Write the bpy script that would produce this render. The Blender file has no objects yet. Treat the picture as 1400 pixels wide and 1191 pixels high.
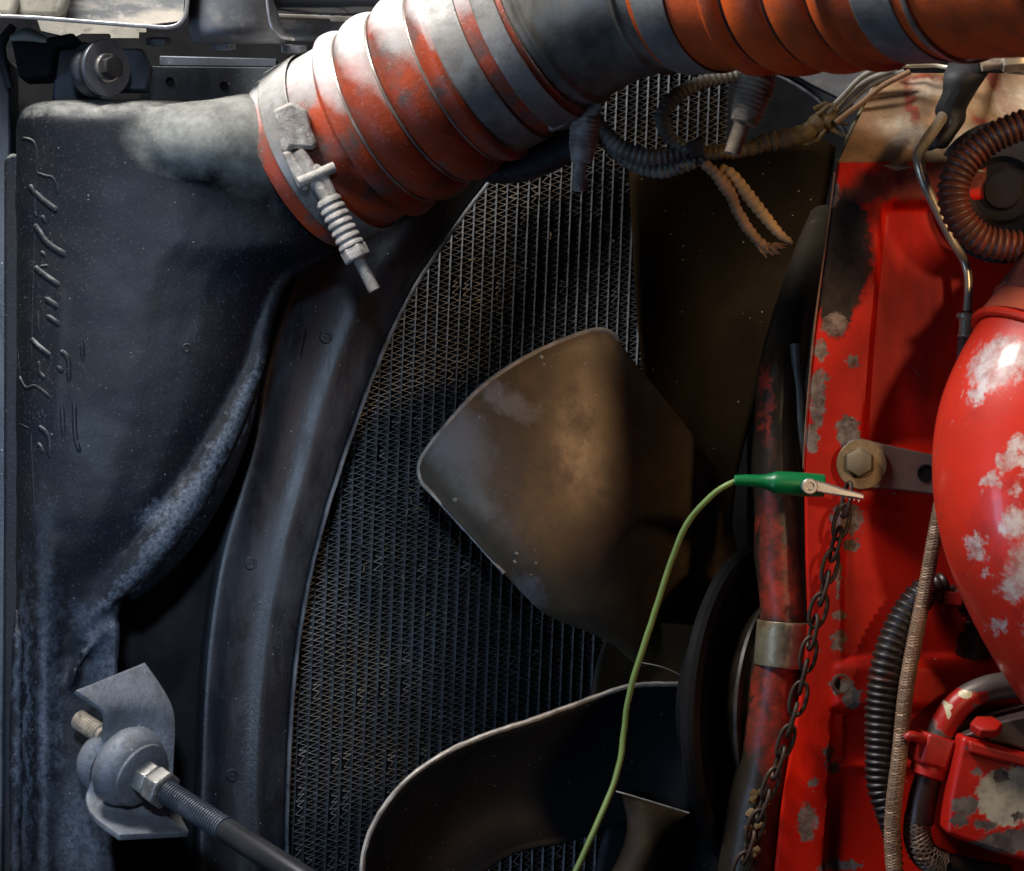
import bpy, bmesh, math, random
from mathutils import Vector, Matrix, noise as mnoise
from mathutils.bvhtree import BVHTree
random.seed(7)
scn = bpy.context.scene
col = scn.collection

# ------------------------------------------------------------------ camera
D = 2.2            # camera stands 2.2 m in front of the Y=0 plane
S = 0.0006         # metres per photo pixel on that plane
cam = bpy.data.cameras.new('camera'); camo = bpy.data.objects.new('camera', cam); col.objects.link(camo)
camo.location = (0, -D, 0); camo.rotation_euler = (math.radians(90), 0, 0)
cam.sensor_width = 36; cam.lens = 36*D/(1400*S)
cam.clip_start = .05; cam.clip_end = 60
cam.dof.use_dof = True; cam.dof.focus_distance = 2.32; cam.dof.aperture_fstop = 11
scn.camera = camo
scn.render.resolution_x = 1024; scn.render.resolution_y = 871

# ------------------------------------------------------------------ light: workshop lamps plus added fills
w = bpy.data.worlds.new('World'); scn.world = w; w.use_nodes = True
w.node_tree.nodes['Background'].inputs[0].default_value = (.30, .42, .65, 1)
w.node_tree.nodes['Background'].inputs[1].default_value = .014
def lamp(name, loc, at, sx, sy, power, colr):
    l = bpy.data.lights.new(name, 'AREA'); l.shape = 'RECTANGLE'; l.size = sx; l.size_y = sy
    l.energy = power; l.color = colr
    o = bpy.data.objects.new(name, l); col.objects.link(o); o.location = loc
    o.rotation_euler = (Vector(at)-Vector(loc)).to_track_quat('-Z', 'Y').to_euler()
    return o
lamp('key_lamp', (-.62, -.42, 1.22), (-.12, .08, .10), .5, .35, 37, (1.0, .98, .96))
def spot(name, loc, at, power, colr, cone, blend, size):
    l = bpy.data.lights.new(name, 'SPOT'); l.energy = power; l.color = colr; l.shadow_soft_size = size
    l.spot_size = math.radians(cone); l.spot_blend = blend
    o = bpy.data.objects.new(name, l); col.objects.link(o); o.location = loc
    o.rotation_euler = (Vector(at)-Vector(loc)).to_track_quat('-Z', 'Y').to_euler(); return o
spot('cool_work_lamp', (-.12, -2.0, .42), (-.42, .15, -.10), 165, (.60, .77, 1.0), 22.5, 1.0, .06)
lamp('low_cool_fill', (-1.9, -1.5, -.6), (-.3, .05, -.15), .5, .9, 13, (.42, .64, 1.0))  # added cool fill from low left, brightens undersides; no real window
spot('warm_work_lamp', (1.38, -1.16, .50), (.47, -.05, .04), 118, (1.0, .67, .40), 22, .7, .20)
spot('cover_fill_spot', (.80, -2.05, .32), (.43, -.02, -.03), 66, (1.0, .68, .38), 15, .9, .06)  # added warm fill spot aimed at the red cover alone
scn.view_settings.view_transform = 'Standard'; scn.view_settings.look = 'None'
scn.view_settings.exposure = 0; scn.view_settings.gamma = 1
scn.render.engine = 'CYCLES'

# ------------------------------------------------------------------ geometry helpers
def P(px, py, Y=0.0):
    k = S*(D+Y)/D
    return Vector(((px-700)*k, Y, (595.5-py)*k))
def ray(px, py):
    return Vector(((px-700)*S, D, (595.5-py)*S)).normalized()
def kpx(Y=0.0): return S*(D+Y)/D

def catmull(pts, n=8):
    out = []
    m = len(pts)
    if m < 3: 
        return [tuple(pts[0][i]*(1-t/n)+pts[-1][i]*t/n for i in range(len(pts[0]))) for t in range(n+1)]
    for i in range(m-1):
        p0 = pts[max(i-1, 0)]; p1 = pts[i]; p2 = pts[i+1]; p3 = pts[min(i+2, m-1)]
        for j in range(n):
            t = j/n
            out.append(tuple(.5*((2*b)+(c-a)*t+(2*a-5*b+4*c-d)*t*t+(-a+3*b-3*c+d)*t**3) for a, b, c, d in zip(p0, p1, p2, p3)))
    out.append(tuple(pts[-1]))
    return out
def resample(pts, step=None, n=None):
    """pts: list of tuples, first three are xyz; returns points at even arc length and the lengths"""
    L = [0]
    for a, b in zip(pts, pts[1:]): L.append(L[-1]+(Vector(b[:3])-Vector(a[:3])).length)
    if n is None: n = max(2, int(round(L[-1]/step)))
    out = []; k = 0
    for i in range(n+1):
        s = L[-1]*i/n
        while k < len(L)-2 and L[k+1] < s: k += 1
        t = (s-L[k])/max(1e-9, L[k+1]-L[k])
        out.append(tuple(a*(1-t)+b*t for a, b in zip(pts[k], pts[k+1])))
    return out, [L[-1]*i/n for i in range(n+1)], L[-1]
def pxpath(pts, n=8):
    """(px,py,Y,r_px) -> smoothed world (x,y,z,r)"""
    w_ = []
    for p in pts:
        v = P(p[0], p[1], p[2]); r = (p[3] if len(p) > 3 else 1)*kpx(p[2])
        w_.append((v.x, v.y, v.z, r))
    return catmull(w_, n)

class G:
    def __init__(s): s.v = []; s.f = []
    def add(s, vs, fs):
        o = len(s.v); s.v += [Vector(a) for a in vs]; s.f += [[i+o for i in f] for f in fs]; return s
    def tube(s, pts, rad=None, seg=16, cap=True, round_end=False):
        P3 = [Vector(p[:3]) for p in pts]; R = rad if rad else [p[3] for p in pts]
        if not hasattr(R, '__len__'): R = [R]*len(P3)
        vs = []; fs = []; nrm = None
        for i, p in enumerate(P3):
            t = (P3[min(i+1, len(P3)-1)]-P3[max(i-1, 0)]).normalized()
            if nrm is None:
                a = Vector((0, 0, 1)) if abs(t.z) < .9 else Vector((0, 1, 0))
                nrm = (a-t*a.dot(t)).normalized()
            else: nrm = (nrm-t*nrm.dot(t)).normalized()
            b = t.cross(nrm)
            for j in range(seg):
                a = 2*math.pi*j/seg
                vs.append(p+(nrm*math.cos(a)+b*math.sin(a))*R[i])
        for i in range(len(P3)-1):
            for j in range(seg):
                j2 = (j+1) % seg
                fs.append([i*seg+j, i*seg+j2, (i+1)*seg+j2, (i+1)*seg+j])
        if cap:
            fs.append(list(range(seg))[::-1]); fs.append([(len(P3)-1)*seg+j for j in range(seg)])
        return s.add(vs, fs)
    def lathe(s, o, axis, prof, seg=32, closed=False, up=None):
        """prof: (h, r) pairs along the axis"""
        o = Vector(o); ax = Vector(axis).normalized()
        a = Vector(up) if up else (Vector((0, 0, 1)) if abs(ax.z) < .9 else Vector((1, 0, 0)))
        n = (a-ax*a.dot(ax)).normalized(); b = ax.cross(n)
        vs = []; fs = []
        for h, r in prof:
            for j in range(seg):
                t = 2*math.pi*j/seg
                vs.append(o+ax*h+(n*math.cos(t)+b*math.sin(t))*max(r, 1e-5))
        m = len(prof)
        for i in range(m if closed else m-1):
            for j in range(seg):
                j2 = (j+1) % seg; i2 = (i+1) % m
                fs.append([i*seg+j, i2*seg+j, i2*seg+j2, i*seg+j2])
        if not closed:
            if prof[0][1] > 1e-4: fs.append([j for j in range(seg)])
            if prof[-1][1] > 1e-4: fs.append([(m-1)*seg+j for j in range(seg)][::-1])
        return s.add(vs, fs)
    def prism(s, pts, vec):
        n = len(pts); vec = Vector(vec)
        vs = [Vector(p) for p in pts]+[Vector(p)+vec for p in pts]
        fs = [list(range(n)), [n+i for i in range(n)][::-1]]+[[i, i+n, (i+1) % n+n, (i+1) % n] for i in range(n)]
        return s.add(vs, fs)
    def grid(s, rows):
        nu = len(rows[0]); vs = [p for r in rows for p in r]
        fs = [[i*nu+j, i*nu+j+1, (i+1)*nu+j+1, (i+1)*nu+j] for i in range(len(rows)-1) for j in range(nu-1)]
        return s.add(vs, fs)
    def box(s, c, ax, ay, az):
        c = Vector(c); ax = Vector(ax); ay = Vector(ay); az = Vector(az)
        vs = [c+ax*i+ay*j+az*k for i in (-1, 1) for j in (-1, 1) for k in (-1, 1)]
        return s.add(vs, [[0, 1, 3, 2], [4, 6, 7, 5], [0, 4, 5, 1], [2, 3, 7, 6], [0, 2, 6, 4], [1, 5, 7, 3]])
    def jitter(s, amp, sc):
        for i, v in enumerate(s.v): s.v[i] = v+mnoise.noise_vector(v*sc)*amp
        return s

def hexprof(o, axis, r, h, ch=.12, up=None):
    g = G(); g.lathe(o, axis, [(0, r*.96), (h*ch, r), (h*(1-ch), r), (h, r*.86)], 6, up=up); return g

BASE = {}
def base_of(o):
    while o.parent: o = o.parent
    return BASE.get(o.name, Vector((0, 0, 0)))
def mesh_obj(name, g, m, off, smooth=40, fix=True):
    me = bpy.data.meshes.new(name)
    me.from_pydata([v-off for v in g.v], [], g.f)
    if fix:
        bm = bmesh.new(); bm.from_mesh(me); bmesh.ops.recalc_face_normals(bm, faces=bm.faces); bm.to_mesh(me); bm.free()
    me.materials.append(m)
    if smooth:
        me.polygons.foreach_set('use_smooth', [True]*len(me.polygons))
        me.set_sharp_from_angle(angle=math.radians(smooth))
    me.update()
    o = bpy.data.objects.new(name, me); col.objects.link(o)
    return o
def mods(o, bevel=0, solid=0, offset=0, seg=2, sub=0):
    if sub: md = o.modifiers.new('sub', 'SUBSURF'); md.levels = md.render_levels = sub
    if solid: md = o.modifiers.new('solid', 'SOLIDIFY'); md.thickness = solid; md.offset = offset
    if bevel:
        md = o.modifiers.new('bev', 'BEVEL'); md.width = bevel; md.segments = seg; md.limit_method = 'ANGLE'; md.angle_limit = math.radians(35)
        md.harden_normals = False
    return o
def thing(name, label, cat, base, group=None):
    o = bpy.data.objects.new(name, None); col.objects.link(o); o.empty_display_size = .02
    o.location = base; o['label'] = label; o['category'] = cat
    if group: o['group'] = group
    BASE[o.name] = Vector(base)
    return o
def part(name, g, m, parent, label=None, **k):
    sm = k.pop('smooth', 40)
    o = mesh_obj(name, g, m, base_of(parent), sm); o.parent = parent
    if label: o['label'] = label
    return mods(o, **k)
def solo(name, label, cat, g, m, group=None, kind=None, **k):
    sm = k.pop('smooth', 40)
    xs = [v.x for v in g.v]; ys = [v.y for v in g.v]; zs = [v.z for v in g.v]
    b = Vector(((min(xs)+max(xs))/2, (min(ys)+max(ys))/2, min(zs)))
    o = mesh_obj(name, g, m, b, sm); o.location = b
    BASE[o.name] = b
    if kind: o['kind'] = kind
    else: o['label'] = label; o['category'] = cat
    if group: o['group'] = group
    return mods(o, **k)
def surf_of(o):
    """BVH of an object's evaluated mesh, in world space"""
    dg = bpy.context.evaluated_depsgraph_get(); bpy.context.view_layer.update()
    e = o.evaluated_get(dg); me = e.to_mesh(); mw = o.matrix_world
    t = BVHTree.FromPolygons([mw @ v.co for v in me.vertices], [list(p.vertices) for p in me.polygons])
    e.to_mesh_clear(); return t
def snap(bvh, px, py, lift=0, Y=0):
    h = bvh.ray_cast(Vector((0, -D, 0)), ray(px, py))
    if h[0] is None: return P(px, py, Y), Vector((0, -1, 0))
    n = h[1] if h[1].y < 0 else -h[1]
    return h[0]+n*lift, n

# ------------------------------------------------------------------ materials
def mat(name, base, rough=.5, metal=0.0, spec=.5, layers=(), bump=None, coat=0, var=None):
    m = bpy.data.materials.new(name); m.use_nodes = True
    nt = m.node_tree; N = nt.nodes; L = nt.links; bs = N['Principled BSDF']
    geo = N.new('ShaderNodeNewGeometry'); pos = geo.outputs['Position']
    def vmul(vec, s):
        n = N.new('ShaderNodeVectorMath'); n.operation = 'MULTIPLY'; L.new(vec, n.inputs[0]); n.inputs[1].default_value = s; return n.outputs[0]
    def noise(scale, detail=5, stretch=(1, 1, 1), off=0, rgh=.6):
        n = N.new('ShaderNodeTexNoise'); n.inputs['Scale'].default_value = scale; n.inputs['Detail'].default_value = detail
        n.inputs['Roughness'].default_value = rgh
        v = vmul(pos, stretch) if stretch != (1, 1, 1) else pos
        if off:
            a = N.new('ShaderNodeVectorMath'); a.operation = 'ADD'; L.new(v, a.inputs[0]); a.inputs[1].default_value = (off, off*.7, off*1.3); v = a.outputs[0]
        L.new(v, n.inputs['Vector']); return n
    def rng(sock, lo, hi, a=0, b=1):
        n = N.new('ShaderNodeMapRange'); L.new(sock, n.inputs[0]); n.inputs[1].default_value = lo; n.inputs[2].default_value = hi
        n.inputs[3].default_value = a; n.inputs[4].default_value = b; return n.outputs[0]
    def math_(op, a, b=None):
        n = N.new('ShaderNodeMath'); n.operation = op
        for i, x in enumerate((a, b)):
            if x is None: continue
            if hasattr(x, 'links') or hasattr(x, 'is_linked'): L.new(x, n.inputs[i])
            else: n.inputs[i].default_value = x
        return n.outputs[0]
    def mixc(fac, a, b):
        n = N.new('ShaderNodeMix'); n.data_type = 'RGBA'; L.new(fac, n.inputs[0])
        for i, x in ((6, a), (7, b)):
            if isinstance(x, tuple): n.inputs[i].default_value = (*x, 1)
            else: L.new(x, n.inputs[i])
        return n.outputs[2]
    def mixf(fac, a, b):
        n = N.new('ShaderNodeMix'); n.data_type = 'FLOAT'; L.new(fac, n.inputs[0])
        for i, x in ((2, a), (3, b)):
            if isinstance(x, (int, float)): n.inputs[i].default_value = x
            else: L.new(x, n.inputs[i])
        return n.outputs[0]
    cs = tuple(base); rs = rough; ms = metal
    if var:
        nv = noise(var[2], 6, var[3] if len(var) > 3 else (1, 1, 1), off=3.1)
        f = rng(nv.outputs[0], .3, .7)
        cs = mixc(f, tuple(c*var[0] for c in base), tuple(c*var[1] for c in base))
        rs = mixf(f, min(1, rough*1.15), rough*.85)
    hts = []
    k = 0
    for ly in layers:
        k += 1; kind = ly['t']
        if kind == 'noise':
            mk = rng(noise(ly['s'], ly.get('d', 8), ly.get('st', (1, 1, 1)), off=k*5.3, rgh=ly.get('r', .65)).outputs[0], ly['lo'], ly['hi'])
        elif kind == 'up':
            sx = N.new('ShaderNodeSeparateXYZ'); L.new(geo.outputs['Normal'], sx.inputs[0])
            a = math_('ADD', sx.outputs[2], rng(noise(ly['s'], 8, off=k*5.3, rgh=.7).outputs[0], .2, .8, -ly.get('n', .5), ly.get('n', .5)))
            mk = rng(a, ly['lo'], ly['hi'])
        elif kind == 'specks':
            v = N.new('ShaderNodeTexVoronoi'); v.inputs['Scale'].default_value = ly['s']; L.new(pos, v.inputs['Vector'])
            sp = N.new('ShaderNodeSeparateXYZ'); L.new(v.outputs['Color'], sp.inputs[0])
            r_ = math_('MULTIPLY', math_('POWER', sp.outputs[0], 6.0), ly['thr'])
            mk = math_('MULTIPLY', math_('LESS_THAN', v.outputs['Distance'], r_), ly.get('amt', 1.0))
        elif kind == 'chips_or_tone':
            # ragged patches of wear or painted light and shade at given places (world x,z), edges broken up by noise
            n1 = noise(ly.get('s', 130), 8, off=k*2.7, rgh=.72).outputs['Color']
            sb = N.new('ShaderNodeVectorMath'); sb.operation = 'SUBTRACT'; L.new(n1, sb.inputs[0]); sb.inputs[1].default_value = (.5, .5, .5)
            sc = N.new('ShaderNodeVectorMath'); sc.operation = 'MULTIPLY'; L.new(sb.outputs[0], sc.inputs[0])
            am = ly.get('amp', .02); sc.inputs[1].default_value = (am, am, am)
            ad = N.new('ShaderNodeVectorMath'); ad.operation = 'ADD'; L.new(pos, ad.inputs[0]); L.new(sc.outputs[0], ad.inputs[1])
            cur = None
            for (cx, cy, cz, rx, rz, rot) in ly['c']:
                q = N.new('ShaderNodeVectorMath'); q.operation = 'SUBTRACT'; L.new(ad.outputs[0], q.inputs[0]); q.inputs[1].default_value = (cx, cy, cz)
                v = q.outputs[0]
                if rot:
                    rr = N.new('ShaderNodeVectorRotate'); rr.rotation_type = 'Y_AXIS'; rr.inputs['Angle'].default_value = rot; L.new(v, rr.inputs['Vector']); v = rr.outputs[0]
                v = vmul(v, (1/rx, 0, 1/rz))
                ln = N.new('ShaderNodeVectorMath'); ln.operation = 'LENGTH'; L.new(v, ln.inputs[0])
                cur = ln.outputs['Value'] if cur is None else math_('MINIMUM', cur, ln.outputs['Value'])
            e = ly.get('e', .06)
            mk = rng(cur, 1+e, 1-e)
            if ly.get('h', True): hts.append(mk)
        c2 = ly['c2']
        if 'c3' in ly: c2 = mixc(rng(noise(ly.get('s3', 60), 8, off=k*1.9, rgh=.75).outputs[0], .40, .60), c2, ly['c3'])
        if 'a' in ly: mk = math_('MULTIPLY', mk, ly['a'])
        cs = mixc(mk, cs, c2)
        if 'rough' in ly: rs = mixf(mk, rs, ly['rough'])
        if 'metal' in ly: ms = mixf(mk, ms, ly['metal'])
    def put(sock, v):
        if isinstance(v, tuple): sock.default_value = (*v, 1)
        elif isinstance(v, (int, float)): sock.default_value = v
        else: L.new(v, sock)
    put(bs.inputs['Base Color'], cs); put(bs.inputs['Roughness'], rs); put(bs.inputs['Metallic'], ms)
    bs.inputs['Specular IOR Level'].default_value = spec
    if coat: bs.inputs['Coat Weight'].default_value = coat; bs.inputs['Coat Roughness'].default_value = .12
    if bump:
        b = N.new('ShaderNodeBump'); b.inputs['Strength'].default_value = bump[1]; b.inputs['Distance'].default_value = bump[2]
        h = noise(bump[0], 7, bump[3] if len(bump) > 3 else (1, 1, 1), off=9.7, rgh=.7).outputs[0]
        for x in hts: h = math_('SUBTRACT', h, math_('MULTIPLY', x, 1.2))
        L.new(h, b.inputs['Height']); L.new(b.outputs[0], bs.inputs['Normal'])
    return m
def chip(px, py, rx, ry, Y=0, rot=0):
    v = P(px, py, Y); k = kpx(Y); return (v.x, v.y, v.z, rx*k, ry*k, math.radians(rot))

DUST = (.20, .195, .185); DUSTB = (.10, .115, .14)
M = {}
M['tank'] = mat('dusty_black_plastic', (.0035, .0044, .0075), .52, spec=.24, var=(.6, 1.5, 9), bump=(260, .45, .0007),
    layers=[dict(t='noise', s=9, lo=.46, hi=.66, c2=(.009, .0075, .0075), rough=.6, a=.8),
            dict(t='noise', s=420, lo=.58, hi=.70, c2=(.07, .075, .08), rough=.8, a=.4, d=3),
            dict(t='up', s=60, lo=.35, hi=1.2, n=.6, c2=(.26, .255, .23), rough=.85),
            dict(t='chips_or_tone', c=[chip(265, 188, 80, 42, -.03, 0), chip(350, 185, 70, 62, -.03)], s=60, amp=.02, e=.35, c2=(.30, .30, .27), c3=(.17, .17, .155), rough=.8, h=False, a=.8),
            dict(t='chips_or_tone', c=[chip(222, 738, 42, 13, 0, 52), chip(255, 690, 60, 15, 0, 58), chip(297, 618, 70, 11, 0, 60), chip(330, 545, 60, 8, 0, 66), chip(180, 790, 34, 10, 0, 45), chip(150, 820, 30, 6, 0, 40), chip(215, 700, 28, 12, 0, 30)], s=150, amp=.030, e=.45, c2=(.15, .17, .20), c3=(.03, .036, .05), s3=320, rough=.7, h=False, a=.65),
            dict(t='chips_or_tone', c=[chip(140, 900, 18, 50, 0, 10), chip(62, 1000, 12, 190, 0), chip(100, 1150, 34, 60, 0), chip(30, 1000, 5, 150, 0), chip(120, 860, 10, 30, 0, 30)], s=60, amp=.05, e=.95, c2=(.10, .125, .17), c3=(.03, .038, .055), s3=260, rough=.7, h=False, a=.6),
            dict(t='specks', s=200, thr=.13, c2=(.30, .30, .29), rough=.8, amt=.6)])
M['rim'] = mat('scuffed_plastic_edge', (.05, .06, .08), .45, var=(.5, 1.6, 60), bump=(300, .4, .0006),
    layers=[dict(t='noise', s=70, st=(1, 1, .35), lo=.45, hi=.65, c2=(.20, .215, .24), rough=.6, a=.9)])
M['shroud'] = mat('black_shroud_plastic', (.014, .017, .023), .40, var=(.6, 1.6, 10), bump=(220, .5, .0008),
    layers=[dict(t='noise', s=60, st=(1, 1, .12), lo=.55, hi=.68, c2=(.045, .05, .06), rough=.65, a=.6), dict(t='noise', s=26, lo=.54, hi=.64, c2=(.006, .006, .008), rough=.5, a=.7), dict(t='noise', s=17, st=(1, 1, .5), lo=.46, hi=.72, c2=(.055, .062, .075), rough=.6),
            dict(t='noise', s=380, lo=.62, hi=.72, c2=(.09, .10, .115), rough=.8, a=.5, d=3),
            dict(t='up', s=80, lo=.5, hi=1.2, n=.5, c2=(.18, .18, .17), rough=.85, a=.7),
            dict(t='specks', s=190, thr=.16, c2=(.30, .31, .33), rough=.8, amt=.7)])
M['black'] = mat('black_rubber', (.008, .008, .009), .6, bump=(200, .3, .0005), layers=[dict(t='noise', s=60, lo=.5, hi=.8, c2=(.03, .03, .032), rough=.8)])
M['void'] = mat('near_black_metal', (.004, .004, .005), .8, spec=.2, var=(.5, 1.5, 20))
M['steel'] = mat('dull_grey_steel', (.17, .18, .20), .50, .35, var=(.5, 1.35, 24), bump=(220, .8, .0012),
    layers=[dict(t='noise', s=28, lo=.50, hi=.60, c2=(.07, .072, .08), rough=.7, metal=.1, a=.7), dict(t='noise', s=120, lo=.56, hi=.66, c2=(.05, .045, .04), rough=.8, metal=0, a=.6), dict(t='noise', s=55, lo=.5, hi=.75, c2=(.09, .085, .08), rough=.7, metal=.1),
            dict(t='noise', s=330, lo=.6, hi=.72, c2=(.30, .28, .25), rough=.8, metal=0, a=.5),
            dict(t='specks', s=160, thr=.2, c2=(.45, .42, .38), rough=.8, amt=.7)])
M['nut'] = mat('plated_nut', (.33, .31, .28), .34, .7, var=(.6, 1.2, 80), bump=(300, .25, .0004),
    layers=[dict(t='noise', s=150, lo=.52, hi=.7, c2=(.13, .12, .11), rough=.7, metal=.1)])
M['clampdust'] = mat('dust_caked_clamp', (.36, .325, .29), .65, .2, var=(.55, 1.2, 70), bump=(260, .8, .0012),
    layers=[dict(t='noise', s=90, lo=.5, hi=.68, c2=(.50, .47, .43), rough=.9, metal=0), dict(t='noise', s=40, lo=.56, hi=.7, c2=(.11, .075, .05), rough=.7, metal=.1, a=.85)])
M['tarnish'] = mat('grimy_clamp', (.42, .34, .25), .6, .3, var=(.5, 1.3, 60), bump=(300, .5, .0008),
    layers=[dict(t='noise', s=90, lo=.5, hi=.68, c2=(.10, .07, .05), rough=.8, metal=0)])
M['studend'] = mat('grimy_threaded_stud', (.34, .27, .20), .55, .2, var=(.6, 1.3, 60), bump=(300, .5, .0006))
M['hose'] = mat('orange_silicone', (.38, .052, .014), .48, var=(.6, 1.25, 14), bump=(240, .5, .0008),
    layers=[dict(t='noise', s=9, st=(1.3, 1, .8), lo=.47, hi=.60, c2=(.10, .045, .032), rough=.5, a=.85),
            dict(t='noise', s=26, lo=.47, hi=.62, c2=(.10, .075, .065), rough=.55, a=.9),
            dict(t='up', s=16, lo=.15, hi=.62, n=.3, c2=(.56, .54, .52), rough=.75),  # pale dust plus overexposed glare painted on upward faces
            dict(t='noise', s=300, lo=.60, hi=.72, c2=(.35, .28, .24), rough=.7, a=.4, d=3),
            dict(t='specks', s=220, thr=.16, c2=(.45, .38, .33), rough=.8, amt=.6)])
M['hose2'] = mat('orange_silicone_clean', (.62, .095, .014), .48, var=(.7, 1.2, 12), bump=(240, .5, .0008),
    layers=[dict(t='noise', s=14, lo=.52, hi=.70, c2=(.20, .035, .012), rough=.5, a=.8),
            dict(t='noise', s=60, lo=.56, hi=.70, c2=(.12, .07, .05), rough=.6, a=.6)])
M['band'] = mat('grey_clamp_band', (.27, .255, .235), .42, .25, var=(.6, 1.3, 18), bump=(160, .4, .0008),
    layers=[dict(t='noise', s=22, lo=.46, hi=.64, c2=(.11, .10, .09), rough=.6, metal=.1), dict(t='noise', s=120, lo=.55, hi=.70, c2=(.22, .18, .15), rough=.8, metal=0, a=.7), dict(t='up', s=24, lo=.25, hi=.8, n=.3, c2=(.48, .46, .43), rough=.8, metal=0)])
M['wire'] = mat('steel_hose_ring', (.42, .37, .32), .32, .6, var=(.6, 1.2, 60))
M['pipe'] = mat('oily_dark_pipe', (.085, .078, .066), .42, .1, var=(.5, 1.6, 16), bump=(90, .3, .0008),
    layers=[dict(t='noise', s=30, st=(1, 1, .4), lo=.45, hi=.70, c2=(.20, .185, .155), rough=.6), dict(t='specks', s=200, thr=.18, c2=(.3, .27, .22), rough=.8, amt=.6)])
M['blade'] = mat('dirty_fan_blade', (.15, .108, .066), .46, .25, var=(.75, 1.25, 10), bump=(170, .35, .0007),
    layers=[dict(t='noise', s=13, lo=.52, hi=.72, c2=(.24, .145, .05), rough=.6, metal=0, a=.75),
            dict(t='noise', s=30, lo=.45, hi=.66, c2=(.075, .052, .032), rough=.7, metal=0, a=.7),
            dict(t='chips_or_tone', c=[chip(622, 600, 36, 50, .15, 40), chip(720, 812, 20, 24, .15), chip(690, 545, 40, 14, .15, -35)], s=50, amp=.05, e=.5, c2=(.30, .285, .28), rough=.65, h=False, a=.7),
            dict(t='noise', s=350, lo=.60, hi=.72, c2=(.25, .21, .15), rough=.8, metal=0, a=.35, d=3),
            dict(t='specks', s=200, thr=.16, c2=(.42, .36, .28), rough=.8, amt=.7)])
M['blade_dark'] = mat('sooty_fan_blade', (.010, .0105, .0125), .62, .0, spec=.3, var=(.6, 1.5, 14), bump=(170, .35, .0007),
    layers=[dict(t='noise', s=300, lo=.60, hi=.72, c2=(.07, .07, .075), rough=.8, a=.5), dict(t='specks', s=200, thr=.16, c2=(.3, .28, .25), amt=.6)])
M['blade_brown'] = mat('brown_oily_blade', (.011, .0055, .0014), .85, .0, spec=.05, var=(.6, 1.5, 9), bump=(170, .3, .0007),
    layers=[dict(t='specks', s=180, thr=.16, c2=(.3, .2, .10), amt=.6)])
M['edge'] = mat('pale_blade_edge', (.38, .35, .31), .5, .2, var=(.5, 1.4, 70), bump=(300, .5, .0007))  # edge highlight put into a pale colour; blisters and seams share it
M['fin'] = mat('dusty_aluminium_fin', (.29, .295, .31), .5, .35, var=(.55, 1.35, 12),
    layers=[dict(t='noise', s=8, lo=.50, hi=.66, c2=(.34, .28, .14), rough=.7, a=.6), dict(t='noise', s=5, lo=.52, hi=.68, c2=(.16, .16, .17), rough=.8, a=.7)])
M['tubem'] = mat('radiator_tube', (.24, .25, .265), .5, .35, var=(.5, 1.4, 14), layers=[dict(t='noise', s=90, lo=.5, hi=.7, c2=(.04, .04, .04), rough=.8)])
M['fin_shade'] = mat('shaded_fin_depth', (.018, .018, .020), .8, var=(.5, 1.6, 40))  # shade between the fins, put into a near-black colour
M['debris'] = mat('dry_straw_bit', (.36, .26, .14), .8)
GREYCHIP = (.20, .175, .155)
YF = -.02   # front of the red cover
M['red'] = mat('chipped_red_paint', (.60, .011, .002), .50, spec=.20, var=(.66, 1.15, 9), bump=(120, .3, .0008),
    layers=[dict(t='noise', s=17, st=(1, 1, .35), lo=.53, hi=.70, c2=(.16, .006, .003), rough=.6, a=.75),
            dict(t='chips_or_tone', c=[chip(1158, 345, 34, 84, YF), chip(1143, 400, 24, 60, YF)], s=90, amp=.026, e=.10, c2=(.016, .013, .011), c3=(.035, .028, .022), rough=.7),
            dict(t='chips_or_tone', c=[chip(1240, 250, 80, 24, YF, 4), chip(1180, 262, 30, 14, YF), chip(1310, 240, 90, 20, YF)], s=60, amp=.03, e=.2, c2=(.05, .012, .008), c3=(.10, .05, .03), rough=.6, h=False, a=.85),  # shadow below the sloped top, painted into the red
            dict(t='chips_or_tone', c=[chip(1141, 443, 17, 16, YF), chip(1122, 480, 10, 14, YF), chip(1118, 545, 11, 42, YF), chip(1110, 600, 9, 20, YF), chip(1166, 494, 10, 8, YF), chip(1130, 516, 4, 5, YF),
                               chip(1257, 507, 3, 3, YF), chip(1160, 590, 16, 22, YF), chip(1158, 710, 22, 22, YF), chip(1165, 745, 12, 10, YF), chip(1150, 842, 11, 7, YF), chip(1147, 876, 12, 15, YF),
                               chip(1150, 938, 16, 10, YF), chip(1165, 955, 12, 14, YF), chip(1133, 1030, 7, 14, YF), chip(1140, 1052, 9, 8, YF), chip(1112, 1072, 6, 8, YF),
                               chip(1103, 1125, 12, 26, YF), chip(1150, 1186, 32, 7, YF), chip(1135, 260, 12, 24, YF), chip(1146, 790, 4, 30, YF)],
                 s=170, amp=.020, e=.08, c2=(.28, .22, .185), c3=(.08, .05, .035), rough=.65),
            dict(t='noise', s=150, lo=.665, hi=.70, c2=(.13, .07, .05), rough=.7, a=.85), dict(t='noise', s=6, st=(2.2, 1, .5), lo=.50, hi=.64, c2=(.20, .006, .003), rough=.55, a=.55),
            dict(t='specks', s=90, thr=.12, c2=(.5, .4, .3), amt=.8)])
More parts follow.
